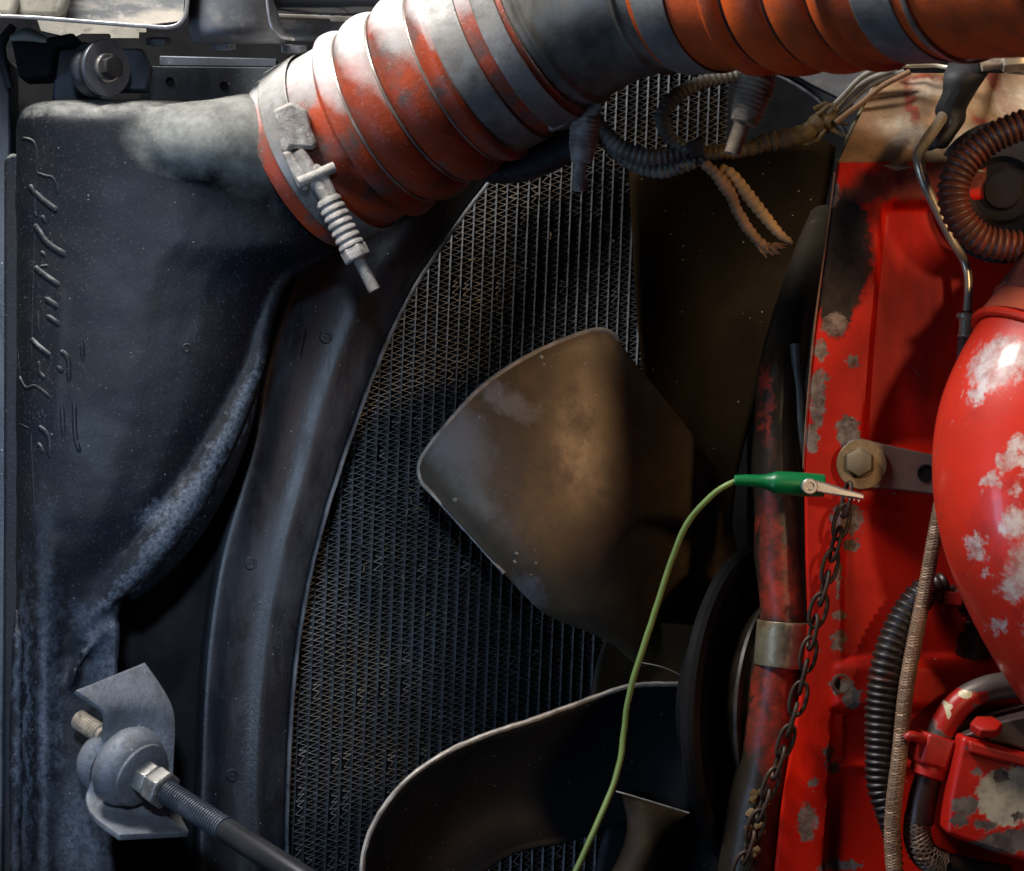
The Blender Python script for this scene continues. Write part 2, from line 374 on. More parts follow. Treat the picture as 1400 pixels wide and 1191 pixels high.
M['redslope'] = mat('dust_worn_red_paint', (.36, .21, .11), .5, var=(.45, 1.3, 18), bump=(120, .4, .0010),
    layers=[dict(t='noise', s=12, st=(1, 1, .5), lo=.50, hi=.60, c2=(.20, .13, .055), rough=.6, a=.85),
            dict(t='chips_or_tone', c=[chip(1245, 160, 7, 60, .04, 4), chip(1372, 130, 9, 60, .04, 22), chip(1265, 108, 34, 12, .04), chip(1345, 190, 8, 40, .04, 28)], s=60, amp=.02, e=.3, c2=(.26, .030, .016), c3=(.14, .03, .02), rough=.5, h=False, a=.85),
            dict(t='chips_or_tone', c=[chip(1270, 118, 22, 13, .04), chip(1232, 190, 40, 22, .04, -20), chip(1330, 215, 40, 30, .04), chip(1390, 160, 30, 50, .04)], s=60, amp=.03, e=.4, c2=(.62, .52, .38), c3=(.42, .30, .20), rough=.6, h=False, a=.8),
            dict(t='noise', s=90, lo=.58, hi=.68, c2=(.12, .07, .03), rough=.7, a=.6)])
M['redpipe'] = mat('glossy_red_pipe', (.56, .024, .008), .44, var=(.75, 1.2, 9), bump=(80, .2, .0008), coat=.3,
    layers=[dict(t='noise', s=10, lo=.55, hi=.72, c2=(.16, .012, .012), rough=.4, a=.75),
            dict(t='chips_or_tone', c=[chip(1345, 500, 26, 38, -.13, -40), chip(1380, 490, 24, 18, -.13), chip(1322, 535, 8, 22, -.13, -30), chip(1375, 602, 24, 9, -.13, 20), chip(1352, 625, 9, 20, -.13, -20), chip(1372, 630, 14, 12, -.13), chip(1332, 655, 11, 9, -.13), chip(1362, 668, 6, 10, -.13), chip(1360, 708, 18, 20, -.13),
                               chip(1317, 745, 10, 16, -.13, 30), chip(1385, 770, 30, 38, -.13, 30), chip(1368, 795, 22, 18, -.13), chip(1395, 850, 12, 30, -.13), chip(1330, 778, 5, 6, -.13), chip(1352, 850, 8, 10, -.13), chip(1390, 640, 4, 4, -.13)],
                 s=120, amp=.034, e=.22, c2=(.56, .50, .50), c3=(.40, .16, .14), s3=70, rough=.5),  # white flakes mixed with reflections painted into the colour
            dict(t='noise', s=110, lo=.66, hi=.70, c2=(.45, .36, .35), rough=.6, a=.8), dict(t='noise', s=34, lo=.60, hi=.70, c2=(.10, .010, .010), rough=.55, a=.7),
            dict(t='specks', s=70, thr=.15, c2=(.6, .5, .45), amt=.8)])
M['redbox'] = mat('chipped_red_casting', (.48, .010, .004), .4, var=(.7, 1.2, 14), bump=(110, .35, .0008),
    layers=[dict(t='chips_or_tone', c=[chip(1372, 1090, 36, 38, -.1), chip(1400, 1085, 30, 38, -.1)], s=110, amp=.026, e=.08, c2=(.46, .42, .31), c3=(.28, .25, .19), rough=.7),
            dict(t='chips_or_tone', c=[chip(1320, 1102, 18, 14, -.1), chip(1385, 1150, 60, 16, -.1, 8), chip(1312, 1122, 12, 8, -.1), chip(1338, 1055, 9, 5, -.1), chip(1330, 1022, 10, 4, -.1), chip(1345, 1128, 16, 8, -.1), chip(1368, 1060, 10, 10, -.1), chip(1393, 1116, 8, 8, -.1)], s=110, amp=.02, e=.10, c2=(.16, .13, .11), c3=(.06, .04, .035), rough=.6)])
M['loom'] = mat('black_corrugated_loom', (.12, .115, .10), .45, var=(.5, 1.6, 25), layers=[dict(t='noise', s=30, lo=.45, hi=.7, c2=(.30, .28, .23), rough=.8, a=.8)])
M['loomtan'] = mat('sun_bleached_tan_loom', (.44, .27, .12), .7, var=(.5, 1.3, 30), bump=(200, .4, .0006))
M['loombrown'] = mat('brittle_brown_loom', (.26, .145, .075), .7, var=(.5, 1.4, 30), bump=(200, .4, .0006))
M['tape'] = mat('cracked_brown_tape', (.10, .065, .022), .6, var=(.4, 1.6, 40), bump=(120, .8, .0015))
M['loomred'] = mat('red_dusted_conduit', (.085, .034, .022), .42, var=(.5, 1.4, 18), layers=[dict(t='noise', s=14, lo=.52, hi=.66, c2=(.22, .03, .012), rough=.45, a=.8)])
M['loomdark'] = mat('dark_conduit', (.020, .013, .010), .42, var=(.5, 1.6, 18), layers=[dict(t='noise', s=22, lo=.58, hi=.7, c2=(.16, .012, .006), rough=.45, a=.8)])
M['braid'] = mat('braided_sleeve', (.30, .19, .12), .55, .3, var=(.6, 1.2, 50))
M['line'] = mat('plated_steel_line', (.62, .53, .38), .3, .55, var=(.6, 1.1, 40), layers=[dict(t='noise', s=60, lo=.58, hi=.7, c2=(.22, .09, .04), rough=.6, metal=.1)])
M['green'] = mat('green_plastic_boot', (.0, .125, .035), .38, spec=.5, bump=(300, .2, .0004), var=(.85, 1.1, 40))
M['wireg'] = mat('yellow_green_wire', (.13, .20, .055), .5, var=(.7, 1.25, 22))
M['silver'] = mat('silver_clip_jaw', (.70, .68, .66), .28, .8, var=(.8, 1.05, 60))
M['chain'] = mat('rusty_chain', (.050, .030, .020), .55, .4, var=(.5, 1.5, 60), bump=(300, .4, .0005))
M['bolt'] = mat('olive_plated_bolt', (.20, .15, .085), .5, .4, var=(.6, 1.2, 60), bump=(240, .4, .0006), layers=[dict(t='noise', s=80, lo=.52, hi=.7, c2=(.10, .075, .05), rough=.7, metal=.1)])
M['bar'] = mat('bare_bracket_steel', (.15, .115, .095), .45, .35, var=(.6, 1.3, 30), bump=(180, .4, .0007), layers=[dict(t='noise', s=25, lo=.56, hi=.66, c2=(.30, .03, .015), rough=.45, metal=0)])
M['vpipe'] = mat('grimy_brown_pipe', (.022, .016, .010), .36, var=(.5, 1.6, 14), bump=(110, .4, .0010),
    layers=[dict(t='noise', s=26, lo=.55, hi=.72, c2=(.11, .07, .035), rough=.7, a=.6),
            dict(t='chips_or_tone', c=[chip(1058, 755, 18, 72, .02, 4), chip(1054, 960, 30, 62, .02, -12), chip(1060, 1030, 20, 36, .02), chip(1062, 810, 24, 36, .02), chip(1052, 560, 6, 60, .02)], s=50, amp=.045, e=.4, c2=(.34, .032, .014), c3=(.08, .02, .012), s3=50, rough=.4, h=False),
            dict(t='noise', s=70, lo=.60, hi=.68, c2=(.015, .01, .008), rough=.5, a=.9)])
M['galv'] = mat('weathered_clamp_ring', (.34, .29, .19), .38, .6, var=(.4, 1.2, 30), bump=(200, .4, .0007), layers=[dict(t='noise', s=40, lo=.52, hi=.66, c2=(.10, .06, .025), rough=.7, metal=.1)])
M['grease'] = mat('dried_ochre_grease', (.15, .095, .025), .6, var=(.4, 1.5, 60), bump=(200, .8, .001))
M['olddisc'] = mat('worn_pulley_rim', (.030, .022, .015), .45, .3, var=(.2, 2.0, 45))
M['cream'] = mat('dusty_cream_panel', (.30, .275, .225), .7, var=(.55, 1.2, 14), bump=(160, .5, .001), layers=[dict(t='noise', s=70, lo=.54, hi=.66, c2=(.10, .09, .075), rough=.8, a=.7), dict(t='noise', s=20, lo=.55, hi=.75, c2=(.20, .19, .17), rough=.7, a=.6)])
M['channel'] = mat('dust_covered_channel', (.16, .165, .17), .5, .2, var=(.6, 1.3, 14), bump=(150, .4, .001),
    layers=[dict(t='noise', s=16, st=(.5, 1, 1.6), lo=.44, hi=.56, c2=(.42, .38, .32), rough=.9, metal=0), dict(t='noise', s=90, lo=.58, hi=.72, c2=(.5, .47, .42), rough=.9, a=.6)])
M['lip'] = mat('scraped_metal_lip', (.42, .42, .43), .35, .5, var=(.6, 1.25, 60), bump=(250, .4, .0005), layers=[dict(t='noise', s=70, lo=.58, hi=.7, c2=(.20, .13, .05), rough=.7, metal=.1)])
M['bluegrey'] = mat('blue_grey_bracket', (.075, .085, .105), .42, .25, var=(.55, 1.5, 18), bump=(220, .4, .0007), layers=[dict(t='noise', s=40, lo=.5, hi=.75, c2=(.15, .15, .16), rough=.7, metal=0, a=.7), dict(t='specks', s=220, thr=.16, c2=(.5, .48, .45), amt=.6)])
M['greybr'] = mat('grey_painted_bracket', (.12, .125, .14), .45, .15, var=(.6, 1.4, 16), bump=(220, .4, .0007), layers=[dict(t='noise', s=60, lo=.52, hi=.75, c2=(.22, .21, .19), rough=.8, a=.7)])
M['oilhose'] = mat('dark_rubber_hose', (.035, .018, .012), .4, var=(.5, 1.5, 20), layers=[dict(t='noise', s=20, lo=.56, hi=.68, c2=(.26, .014, .006), rough=.4, a=.7)])
M['elbow'] = mat('paint_flaked_elbow', (.20, .17, .145), .36, .5, var=(.6, 1.2, 40), bump=(200, .3, .0006),
    layers=[dict(t='chips_or_tone', c=[chip(1308, 965, 20, 30, -.06, 30), chip(1290, 985, 14, 22, -.06, 30), chip(1335, 952, 16, 10, -.06)], s=90, amp=.012, e=.1, c2=(.42, .012, .005), rough=.4, metal=0),
            dict(t='chips_or_tone', c=[chip(1316, 948, 9, 5, -.06), chip(1292, 968, 3.5, 13, -.06, 10), chip(1296, 964, 3, 4, -.06)], s=90, amp=.006, e=.1, c2=(.62, .55, .35), rough=.4)])
M['redplain'] = mat('dull_red_fitting', (.40, .012, .006), .42, var=(.6, 1.2, 20), bump=(140, .4, .0008))
M['reddark'] = mat('dull_dark_red_casting', (.030, .004, .003), .5, var=(.4, 1.5, 14), bump=(100, .5, .001))

# ================================================================== BACKING (behind everything, dark)
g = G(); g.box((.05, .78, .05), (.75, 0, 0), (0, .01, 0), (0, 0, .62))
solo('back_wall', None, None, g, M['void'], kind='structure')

# ================================================================== RADIATOR
TH = math.radians(20); RO = math.radians(2.6)
U0 = Vector((math.cos(TH), math.sin(TH), 0)); Z = Vector((0, 0, 1))
RU = (U0*math.cos(RO)-Z*math.sin(RO)).normalized(); RV = (Z*math.cos(RO)+U0*math.sin(RO)).normalized(); RW = RU.cross(RV)  # RW points to camera (-Y)
if RW.y > 0: RW = -RW
RB = P(380, 1275, .235)
rad = thing('radiator', 'radiator core of upright tubes and zigzag fins behind the fan', 'radiator', RB)
rad.matrix_world = Matrix.Translation(RB) @ Matrix((( RU.x, -RW.x, RV.x, 0), (RU.y, -RW.y, RV.y, 0), (RU.z, -RW.z, RV.z, 0), (0, 0, 0, 1)))
# local frame: x along the core, y away from the camera, z up the tubes
PITCH = .01062; PER = .0057; HT = .84; NC = 39
def local_part(name, me, loc):
    o = bpy.data.objects.new(name, me); col.objects.link(o); o.parent = rad; o.location = loc; return o
def mk(name, g, m, smooth=0):
    o = mesh_obj(name, g, m, Vector((0, 0, 0)), smooth); me = o.data; bpy.data.objects.remove(o); return me
g = G(); tw = .00085
pr = [(-tw, .004), (-tw*.6, .0012), (0, 0), (tw*.6, .0012), (tw, .004), (tw, .026), (-tw, .026)]
g.prism([(x, y, 0) for x, y in pr], (0, 0, HT)); tube_me = mk('tube', g, M['tubem'])
fin_me = []
for vtx in range(8):
    rr = random.Random(vtx+31); g = G(); n = int(HT/PER*2); vs = []; fs = []; hw = (PITCH-2*tw)/2
    dmg = [(rr.randrange(20, n-20), rr.uniform(1, 2.2)) for _ in range(5)]
    for i in range(n+1):
        z = (i//2)*PER+(.30*PER if i % 2 else 0); x = -hw if i % 2 else hw
        z += rr.uniform(-.00035, .00035); y0 = .0016+rr.uniform(-.0005, .0007); tk = .00021*rr.uniform(.8, 1.25)
        for c, wd in dmg:
            d = abs(i-c)
            if d < wd*1.5: x *= rr.uniform(.5, 1.0); z += rr.uniform(-.0018, .0018); y0 -= rr.uniform(0, .002); tk *= 1.8
        vs += [(x, y0, z-tk), (x, y0, z+tk), (x, .016, z-tk), (x, .016, z+tk)]
        if i:
            a = (i-1)*4; b = i*4
            fs += [[a, b, b+1, a+1], [a+1, b+1, b+3, a+3], [a, a+2, b+2, b]]
    g.add(vs, fs); fm = mk('fin', g, M['fin']); fm.materials.append(M['fin_shade'])
    fm.polygons.foreach_set('material_index', [0 if i % 3 == 0 else 1 for i in range(len(fm.polygons))]); fin_me.append(fm)  # front edges stay pale, inner faces take the painted shade
for i in range(NC):
    local_part('tube', tube_me, (i*PITCH+random.uniform(-.0002, .0002), 0, 0))
    local_part('fin', fin_me[random.randrange(8)], ((i+.5)*PITCH, 0, -random.randrange(0, 8)*PER*.25))
g = G(); g.box((NC*PITCH/2, .034, HT/2), (NC*PITCH/2+.01, 0, 0), (0, .004, 0), (0, 0, HT/2))
local_part('core_backing', mk('core_backing', g, M['void']), (0, 0, 0))
# bits of straw caught in the fins: loose litter, nobody could count it
g = G()
for (px, py) in [(500, 770), (497, 778), (527, 750), (562, 670), (561, 685), (556, 700), (595, 765), (600, 745), (610, 700), (620, 740), (640, 762), (655, 410), (645, 355), (752, 322), (838, 330), (585, 840), (550, 790), (820, 545), (570, 695), (430, 720), (628, 735)]:
    # place on the core plane
    dirv = ray(px, py); o0 = Vector((0, -D, 0)); t = (RB+RW*.003-o0).dot(RW)/dirv.dot(RW); p = o0+dirv*t
    a = random.uniform(0, 3.14); dv = (RU*math.cos(a)+RV*math.sin(a))*random.uniform(.0015, .0045)
    g.tube([tuple(p-dv), tuple(p+RW*.002), tuple(p+dv*.8+RU*.001)], [.0005, .0007, .0003], 4)
solo('straw_litter', None, None, g, M['debris'], kind='stuff')

# ================================================================== FAN SHROUD
def on_plane(px, py, off):
    dirv = ray(px, py); o0 = Vector((0, -D, 0)); t = (RB+RW*off-o0).dot(RW)/dirv.dot(RW); return o0+dirv*t
SW = .075
inner = catmull([(1228, 520), (1212, 400), (1190, 280), (1150, 175), (1080, 112), (980, 88), (870, 105), (760, 165), (700, 213), (660, 260), (610, 328), (562, 402), (520, 490), (485, 582), (455, 672), (430, 762), (412, 852), (402, 935), (396, 1020), (393, 1100), (392, 1191), (393, 1280)], 6)
outer = catmull([(1330, 480), (1310, 330), (1270, 180), (1210, 70), (1120, 10), (980, -20), (850, 0), (720, 60), (620, 130), (540, 200), (470, 270), (405, 345), (372, 430), (349, 520), (340, 600), (318, 680), (296, 760), (281, 850), (272, 950), (268, 1060), (264, 1191), (262, 1280)], 6)
sh = thing('fan_shroud', 'curved black plastic fan shroud between the ribbed tank and the radiator fins', 'shroud', P(330, 1275, .16))
prof = [(-.02, -.030), (0, -.012), (.02, .002), (.06, .0085), (.12, .0095), (.20, .0045), (.26, -.003), (.40, -.006), (.56, -.0055), (.62, -.003), (.68, -.0015), (.75, -.004), (.9, -.009), (.985, -.012), (1.0, -.030)]
rows = []
n = len(inner)
for i in range(n):
    a = outer[i]; b = inner[i]; row = []
    py = b[1]; wob = math.sin(i*.23)*.0012
    for s_, o_ in prof:
        px_ = a[0]+(b[0]-a[0])*s_; py_ = a[1]+(b[1]-a[1])*s_
        row.append(on_plane(px_, py_, SW+o_+(wob if .3 < s_ < .9 else 0)))
    rows.append(row)
g = G(); g.grid(rows); sho = part('flange', g, M['shroud'], sh, smooth=60, sub=1)
g = G(); g.tube(resample([tuple(on_plane(x, y, SW-.010)) for x, y in inner], step=.012)[0], .0019, 8); g.jitter(.0006, 90)
part('inner_lip', g, M['rim'], sh)
bv = surf_of(sho)
for (px, py) in [(445, 461), (342, 770), (317, 1060)]:
    c, nn = snap(bv, px, py, .0003, .1)
    g = G(); g.lathe(c, nn, [(-.003, .0058), (.0012, .0058), (.0022, .0050), (.0022, .0036), (.0008, .0030), (.0008, .0016), (.0020, .0012), (.0020, 0)], 20)
    part('push_pin', g, M['shroud'], sh)
# cradle tab of the shroud under the middle of the hose
g = G(); rws = []
for i in range(13):
    t = i/12; x = 640+t*146
    yl = 243+14*math.sin(t*math.pi*.9)-28*t*t
    rws.append([P(x, yl-75, .03), P(x, yl-40, .012), P(x, yl-18, .006), P(x, yl-6, .010), P(x-2, yl, .022), P(x-3, yl-3, .06)])
g.grid(rws); part('hose_cradle', g, M['shroud'], sh, smooth=60, solid=.002, sub=1)

# ================================================================== SIDE TANK (with hose neck)
rowsT = [(137, 60, 320), (141, 44, 345), (150, 31, 362), (165, 24, 385), (200, 22, 420), (250, 22, 448), (300, 22, 460), (335, 22, 458), (352, 22, 425), (378, 22, 385), (430, 22, 366), (500, 22, 349), (570, 22, 325), (650, 22, 284), (720, 22, 240), (770, 22, 203), (800, 22, 178), (830, 20, 164), (870, 18, 161), (1000, 17, 160), (1150, 16, 158), (1290, 15, 157)]
rowsT = [(a[1], a[0], a[2]) for a in rowsT]
rT = catmull([(b, a, c) for a, b, c in rowsT], 4)
g = G(); ring = 40; rows = []
for (py, xl, xr) in rT:
    cx = (xl+xr)/2; hw = (xr-xl)/2; row = []
    tt = min(1, max(0, (py-137)/30)); inset = (1-math.sqrt(max(0, 1-(1-tt)**2)))
    for j in range(ring):
        a = 2*math.pi*j/ring; c = math.cos(a); s_ = math.sin(a); e = 2/5.0
        x = math.copysign(abs(c)**e, c); y = math.copysign(abs(s_)**e, s_)
        dep = .065*(1-.55*inset)
        Y = .055+y*dep
        low = min(1, max(0, (py-700)/180))
        if y < 0: Y += low*.02*(abs(y))
        # the front face falls away to the right, and a belly in the middle
        fx = (x+1)/2
        if y < 0: Y += .030*fx*fx*(1-low)-.012*math.sin(fx*math.pi)*(1-low)
        # vertical ribs in the lower column
        if y < -.5 and low > 0:
            pxx = cx+x*hw
            Y += low*(-.010*math.exp(-((pxx-60)/16)**2)+.006*math.exp(-((pxx-32)/8)**2)+.007*math.exp(-((pxx-105)/22)**2))
        row.append(P(cx+x*hw, py, Y))
    rows.append(row+[row[0]])
g.grid(rows)
ncol = ring+1
g.f.append([j for j in range(ring)]); g.f.append([(len(rows)-1)*ncol+j for j in range(ring)])
bmx = G(); bmx.add(g.v, g.f)
neck = pxpath([(195, 190, .010, 38), (240, 193, .004, 53), (290, 197, .006, 63), (330, 203, .022, 78), (372, 212, .046, 94), (405, 221, .052, 112), (450, 200, .045, 116)], 6)
# rounded start
n0 = neck[0]; neck = [(n0[0]-.010, n0[1]+.004, n0[2], .006), (n0[0]-.006, n0[1], n0[2], .014)]+neck
bmx.tube(neck, None, 40)
rimp = pxpath([(462, 340, .05, 7), (425, 356, .045, 8), (388, 380, .04, 9), (366, 430, .035, 11), (348, 500, .032, 15), (318, 570, .025, 19), (276, 650, .019, 23), (231, 718, .015, 26), (193, 764, .013, 25), (154, 802, .012, 20), (122, 850, .012, 12), (98, 900, .020, 9)], 6)
bmx.tube(rimp, None, 16)
bmx.tube(pxpath([(350, 480, .065, 8), (342, 530, .06, 14), (321, 590, .05, 22), (288, 656, .042, 28), (247, 720, .036, 31), (202, 772, .032, 30), (166, 808, .032, 24)], 6), None, 16)
bmx.tube([(p[0]-.012, p[1]+.014, p[2]+.008, p[3]*1.25) for p in rimp[8:-10]], None, 16)
bmx.tube([(p[0]-.024, p[1]+.020, p[2]+.015, p[3]*1.2) for p in rimp[10:-14]], None, 16)
for path in ([(166, 828, .015, 5), (135, 870, .008, 7), (110, 905, .006, 6), (96, 940, .01, 4)], [(158, 850, .012, 10), (154, 950, .01, 9), (150, 1050, .01, 9), (150, 1290, .01, 10)], [(22, 830, -.002, 6), (24, 900, -.008, 10), (22, 1000, -.008, 10), (22, 1290, -.008, 10)], [(82, 400, -.016, 2), (70, 760, -.010, 5), (62, 850, .004, 8), (62, 1290, .004, 9)]):
    bmx.tube(pxpath(path, 6), None, 12)
tank = thing('charge_cooler_tank', 'big dusty black side tank with raised lettering and a neck feeding the orange hose', 'tank', P(90, 1275, .05))
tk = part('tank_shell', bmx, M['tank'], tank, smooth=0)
rm = tk.modifiers.new('remesh', 'REMESH'); rm.mode = 'VOXEL'; rm.voxel_size = .0026; rm.use_smooth_shade = True
sm_ = tk.modifiers.new('soft', 'SMOOTH'); sm_.factor = .5; sm_.iterations = 26
# dents and ripples in the casting
tx = bpy.data.textures.new('ripple', 'CLOUDS'); tx.noise_scale = .05
dm = tk.modifiers.new('ripple', 'DISPLACE'); dm.texture = tx; dm.strength = .0035; dm.mid_level = .5; dm.texture_coords = 'GLOBAL'
bv = surf_of(tk)
def za(pts): return [(x/5.178, 170+y/5.178) for x, y in pts]
def zb(pts): return [(x/4.583, 380+y/4.583) for x, y in pts]
strokes = [(za([(150, 100), (200, 105), (240, 130), (258, 200), (256, 330), (290, 355), (330, 368), (372, 378), (400, 430), (403, 500)]), 1.5),
 (za([(200, 430), (260, 500), (330, 560), (410, 620)]), 3.2), (za([(248, 400), (244, 600), (262, 660)]), 1.8), (za([(290, 640), (325, 700)]), 2.4),
 (za([(240, 710), (280, 770), (340, 850), (475, 935)]), 3.4), (za([(285, 900), (325, 935)]), 2.2), (za([(240, 1010), (300, 1060), (430, 1150)]), 3.2), (za([(270, 1010), (350, 1000)]), 1.5), (za([(360, 100), (356, 215)]), 1.2), (za([(352, 760), (356, 830)]), 1.5),
 (zb([(265, 120), (380, 195)]), 3.2), (zb([(235, 190), (240, 350)]), 2.2), (zb([(280, 230), (390, 305)]), 2.8), (zb([(190, 380), (240, 430), (320, 495)]), 3), (zb([(245, 520), (245, 590), (285, 635)]), 2.4),
 (zb([(375, 455), (425, 510), (430, 660)]), 2.6), (zb([(355, 550), (395, 600)]), 2.4), (zb([(510, 370), (520, 530)]), 2.2), (zb([(120, 610), (160, 690), (225, 680), (320, 755)]), 1.8),
 (zb([(385, 770), (400, 1020)]), 2.4), (zb([(465, 760), (470, 980), (500, 1100)]), 2.4), (zb([(235, 930), (300, 990), (310, 1140)]), 2.6), (zb([(235, 1030), (275, 1100)]), 2.4), (zb([(260, 820), (265, 880)]), 2), (zb([(100, 905), (195, 950)]), 1),
 ([(49, 195), (50, 240), (47, 300), (46, 350), (44, 420), (42, 500)], 1.1), ([(42, 590), (44, 640), (47, 700)], 1.1), ([(24, 470), (26, 500), (28, 515)], 1.0)]
for pts, r in strokes:
    pp = catmull([(x, y) for x, y in pts], 4); w_ = []
    for x, y in pp:
        c, nn = snap(bv, x, y, -r*S*1.0, -.01); w_.append(tuple(c))
    rr_ = [r*S*1.8*(1.0 if 0 < i < len(w_)-1 else .5) for i in range(len(w_))]
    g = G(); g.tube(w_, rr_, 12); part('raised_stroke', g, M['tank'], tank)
# small nicks: a cast eye and two dark slots
c, nn = snap(bv, 255, 476, 0, 0); g = G(); g.lathe(c, nn, [(0, .0038), (.0010, .0036), (.0012, .0026), (.0002, .0020), (.0002, 0)], 14); part('cast_eye', g, M['tank'], tank)
# narrow flange outside the tank
g = G(); oc = [(5, 222), (8, 214), (16, 209), (26, 212), (26, 1290), (4, 1290)]
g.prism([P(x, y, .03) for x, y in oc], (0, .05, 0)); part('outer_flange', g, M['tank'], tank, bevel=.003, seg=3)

# dark rail seen in the gap between tank and shroud
rail = thing('side_rail', 'flat black frame rail with small holes in the gap beside the shroud', 'rail', P(220, 1275, .15))
g = G(); g.prism([P(x, y, .17) for x, y in [(150, 780), (210, 740), (300, 560), (370, 450), (420, 450), (330, 900), (300, 1290), (150, 1290)]], (0, .02, 0))
part('rail_plate', g, M['void'], rail, bevel=.001)
for px, py, r in [(192, 824, 6), (250, 790, 8), (184, 1153, 5)]:
    g = G(); g.lathe(P(px, py, .1695), (0, -1, 0), [(0, r*S*1.2), (.0012, r*S*1.2), (.0012, r*S*.8), (-.004, r*S*.7), (-.004, 0)], 16); part('rail_hole', g, M['void'], rail)

# ================================================================== CHARGE HOSES AND PIPE
HP = catmull([tuple(P(*a))+(r,) for a, r in [((413, 225, .052), .0790), ((530, 159, .020), .0790), ((627, 102, -.006), .0790), ((738, 40, -.034), .0785), ((830, -12, -.062), .0770), ((930, -36, -.098), .0765), ((1100, -48, -.175), .0765), ((1300, -66, -.27), .0765), ((1480, -80, -.36), .0765)]], 24)
HPr, HL, HT_ = resample(HP, step=.0008)
def s_at(px):   # arc position where the axis crosses a given photo x
    for p, l in zip(HPr, HL):
        if p[0]/(S*(D+p[1])/D)+700 >= px: return l
    return HL[-1]
def slice_path(s0, s1, rf, step=1):
    out = [(p[0], p[1], p[2], rf(l)) for p, l in zip(HPr, HL) if s0 <= l <= s1]
    return out[::step]+([out[-1]] if (len(out)-1) % step else [])
def bellows(s0, s1, grooves, r0, bulge, cuff):
    def rf(l):
        r = r0
        if grooves[0]-.018 < l < grooves[-1]+.018:
            gs = [grooves[0]-.030]+list(grooves)+[grooves[-1]+.030]
            for a, b in zip(gs, gs[1:]):
                if a <= l < b:
                    t = (l-a)/(b-a); e = abs(math.sin(t*math.pi))**.55
                    r = r0+bulge*(e-.35)
        d = min(l-s0, s1-l)
        if d < .004: r -= .0012*(1-d/.004)
        return r
    return slice_path(s0, s1, rf, 3)
def ring_tube(l, rad, thick, m, parent, name='wire_ring'):
    i = min(range(len(HL)), key=lambda k: abs(HL[k]-l)); p = Vector(HPr[i][:3]); t = (Vector(HPr[min(i+5, len(HPr)-1)][:3])-Vector(HPr[i-5][:3])).normalized()
    g = G(); g.lathe(p, t, [(thick*math.cos(a*math.pi/4), rad+thick*math.sin(a*math.pi/4)) for a in range(8)], 96, closed=True)
    return part(name, g, m, parent)
def frame_at(l):
    i = min(range(len(HL)), key=lambda k: abs(HL[k]-l)); p = Vector(HPr[i][:3]); t = (Vector(HPr[min(i+5, len(HPr)-1)][:3])-Vector(HPr[max(i-5, 0)][:3])).normalized()
    return p, t
def band_on(l0, l1, rad, thick, name, m, parent, **k):
    g = G(); pth = slice_path(l0, l1, lambda l: rad, 3)
    g.tube(pth, None, 96, cap=False)
    # rolled edges
    return part(name, g, m, parent, solid=thick, offset=1, bevel=.0006, **k)

hA = thing('charge_hose', 'orange silicone bellows hose sloping up from the black tank, top whitened by dust and painted glare', 'hose', P(600, 300, .02), 'orange charge hoses')
sA, sB, sC = s_at(530), s_at(577), s_at(627); s0, s1 = s_at(413), s_at(746)
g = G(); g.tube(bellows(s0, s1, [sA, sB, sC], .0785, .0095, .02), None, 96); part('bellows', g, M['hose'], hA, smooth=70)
for s_ in (sA, sB, sC): ring_tube(s_, .0783, .0013, M['wire'], hA)
band_on(s_at(648), s_at(688), .0797, .0008, 'grey_cuff_band', M['band'], hA)
pp_ = thing('charge_pipe', 'grimy dark metal pipe between the two orange hoses', 'pipe', P(820, 130, -.05))
g = G(); sp0, sp1 = s_at(725), s_at(945)
def pr_(l):
    r = .0748
    for c in (s_at(760), s_at(898)):
        r += .0026*math.exp(-((l-c)/.0035)**2)
    return r
g.tube(slice_path(sp0, sp1, pr_, 2), None, 96); part('pipe_body', g, M['pipe'], pp_, smooth=70)
hB = thing('charge_hose', 'bright orange ribbed hose crossing the top right above the red cover', 'hose', P(1150, 100, -.2), 'orange charge hoses')
t0, t1 = s_at(925), HL[-1]
gr = [s_at(1062), s_at(1120), s_at(1180)]
g = G(); g.tube(bellows(t0, t1, gr, .0775, .0092, .02), None, 96); part('bellows', g, M['hose2'], hB, smooth=70)
for s_ in gr: ring_tube(s_, .0765, .0013, M['black'], hB)
band_on(s_at(1243), s_at(1300), .0782, .0010, 'grey_sleeve', M['band'], hB)
band_on(s_at(1318), s_at(1326), .0785, .0022, 'raised_bead', M['wire'], hB)

def hose_clamp(label, l0, l1, rad, bm_, ang_px, stud, mats, base, group='hose clamps on the charge hoses'):
    c = thing('hose_clamp', label, 'clamp', base, group)
    band_on(l0, l1, rad, .0011, 'band', bm_, c)
    return c
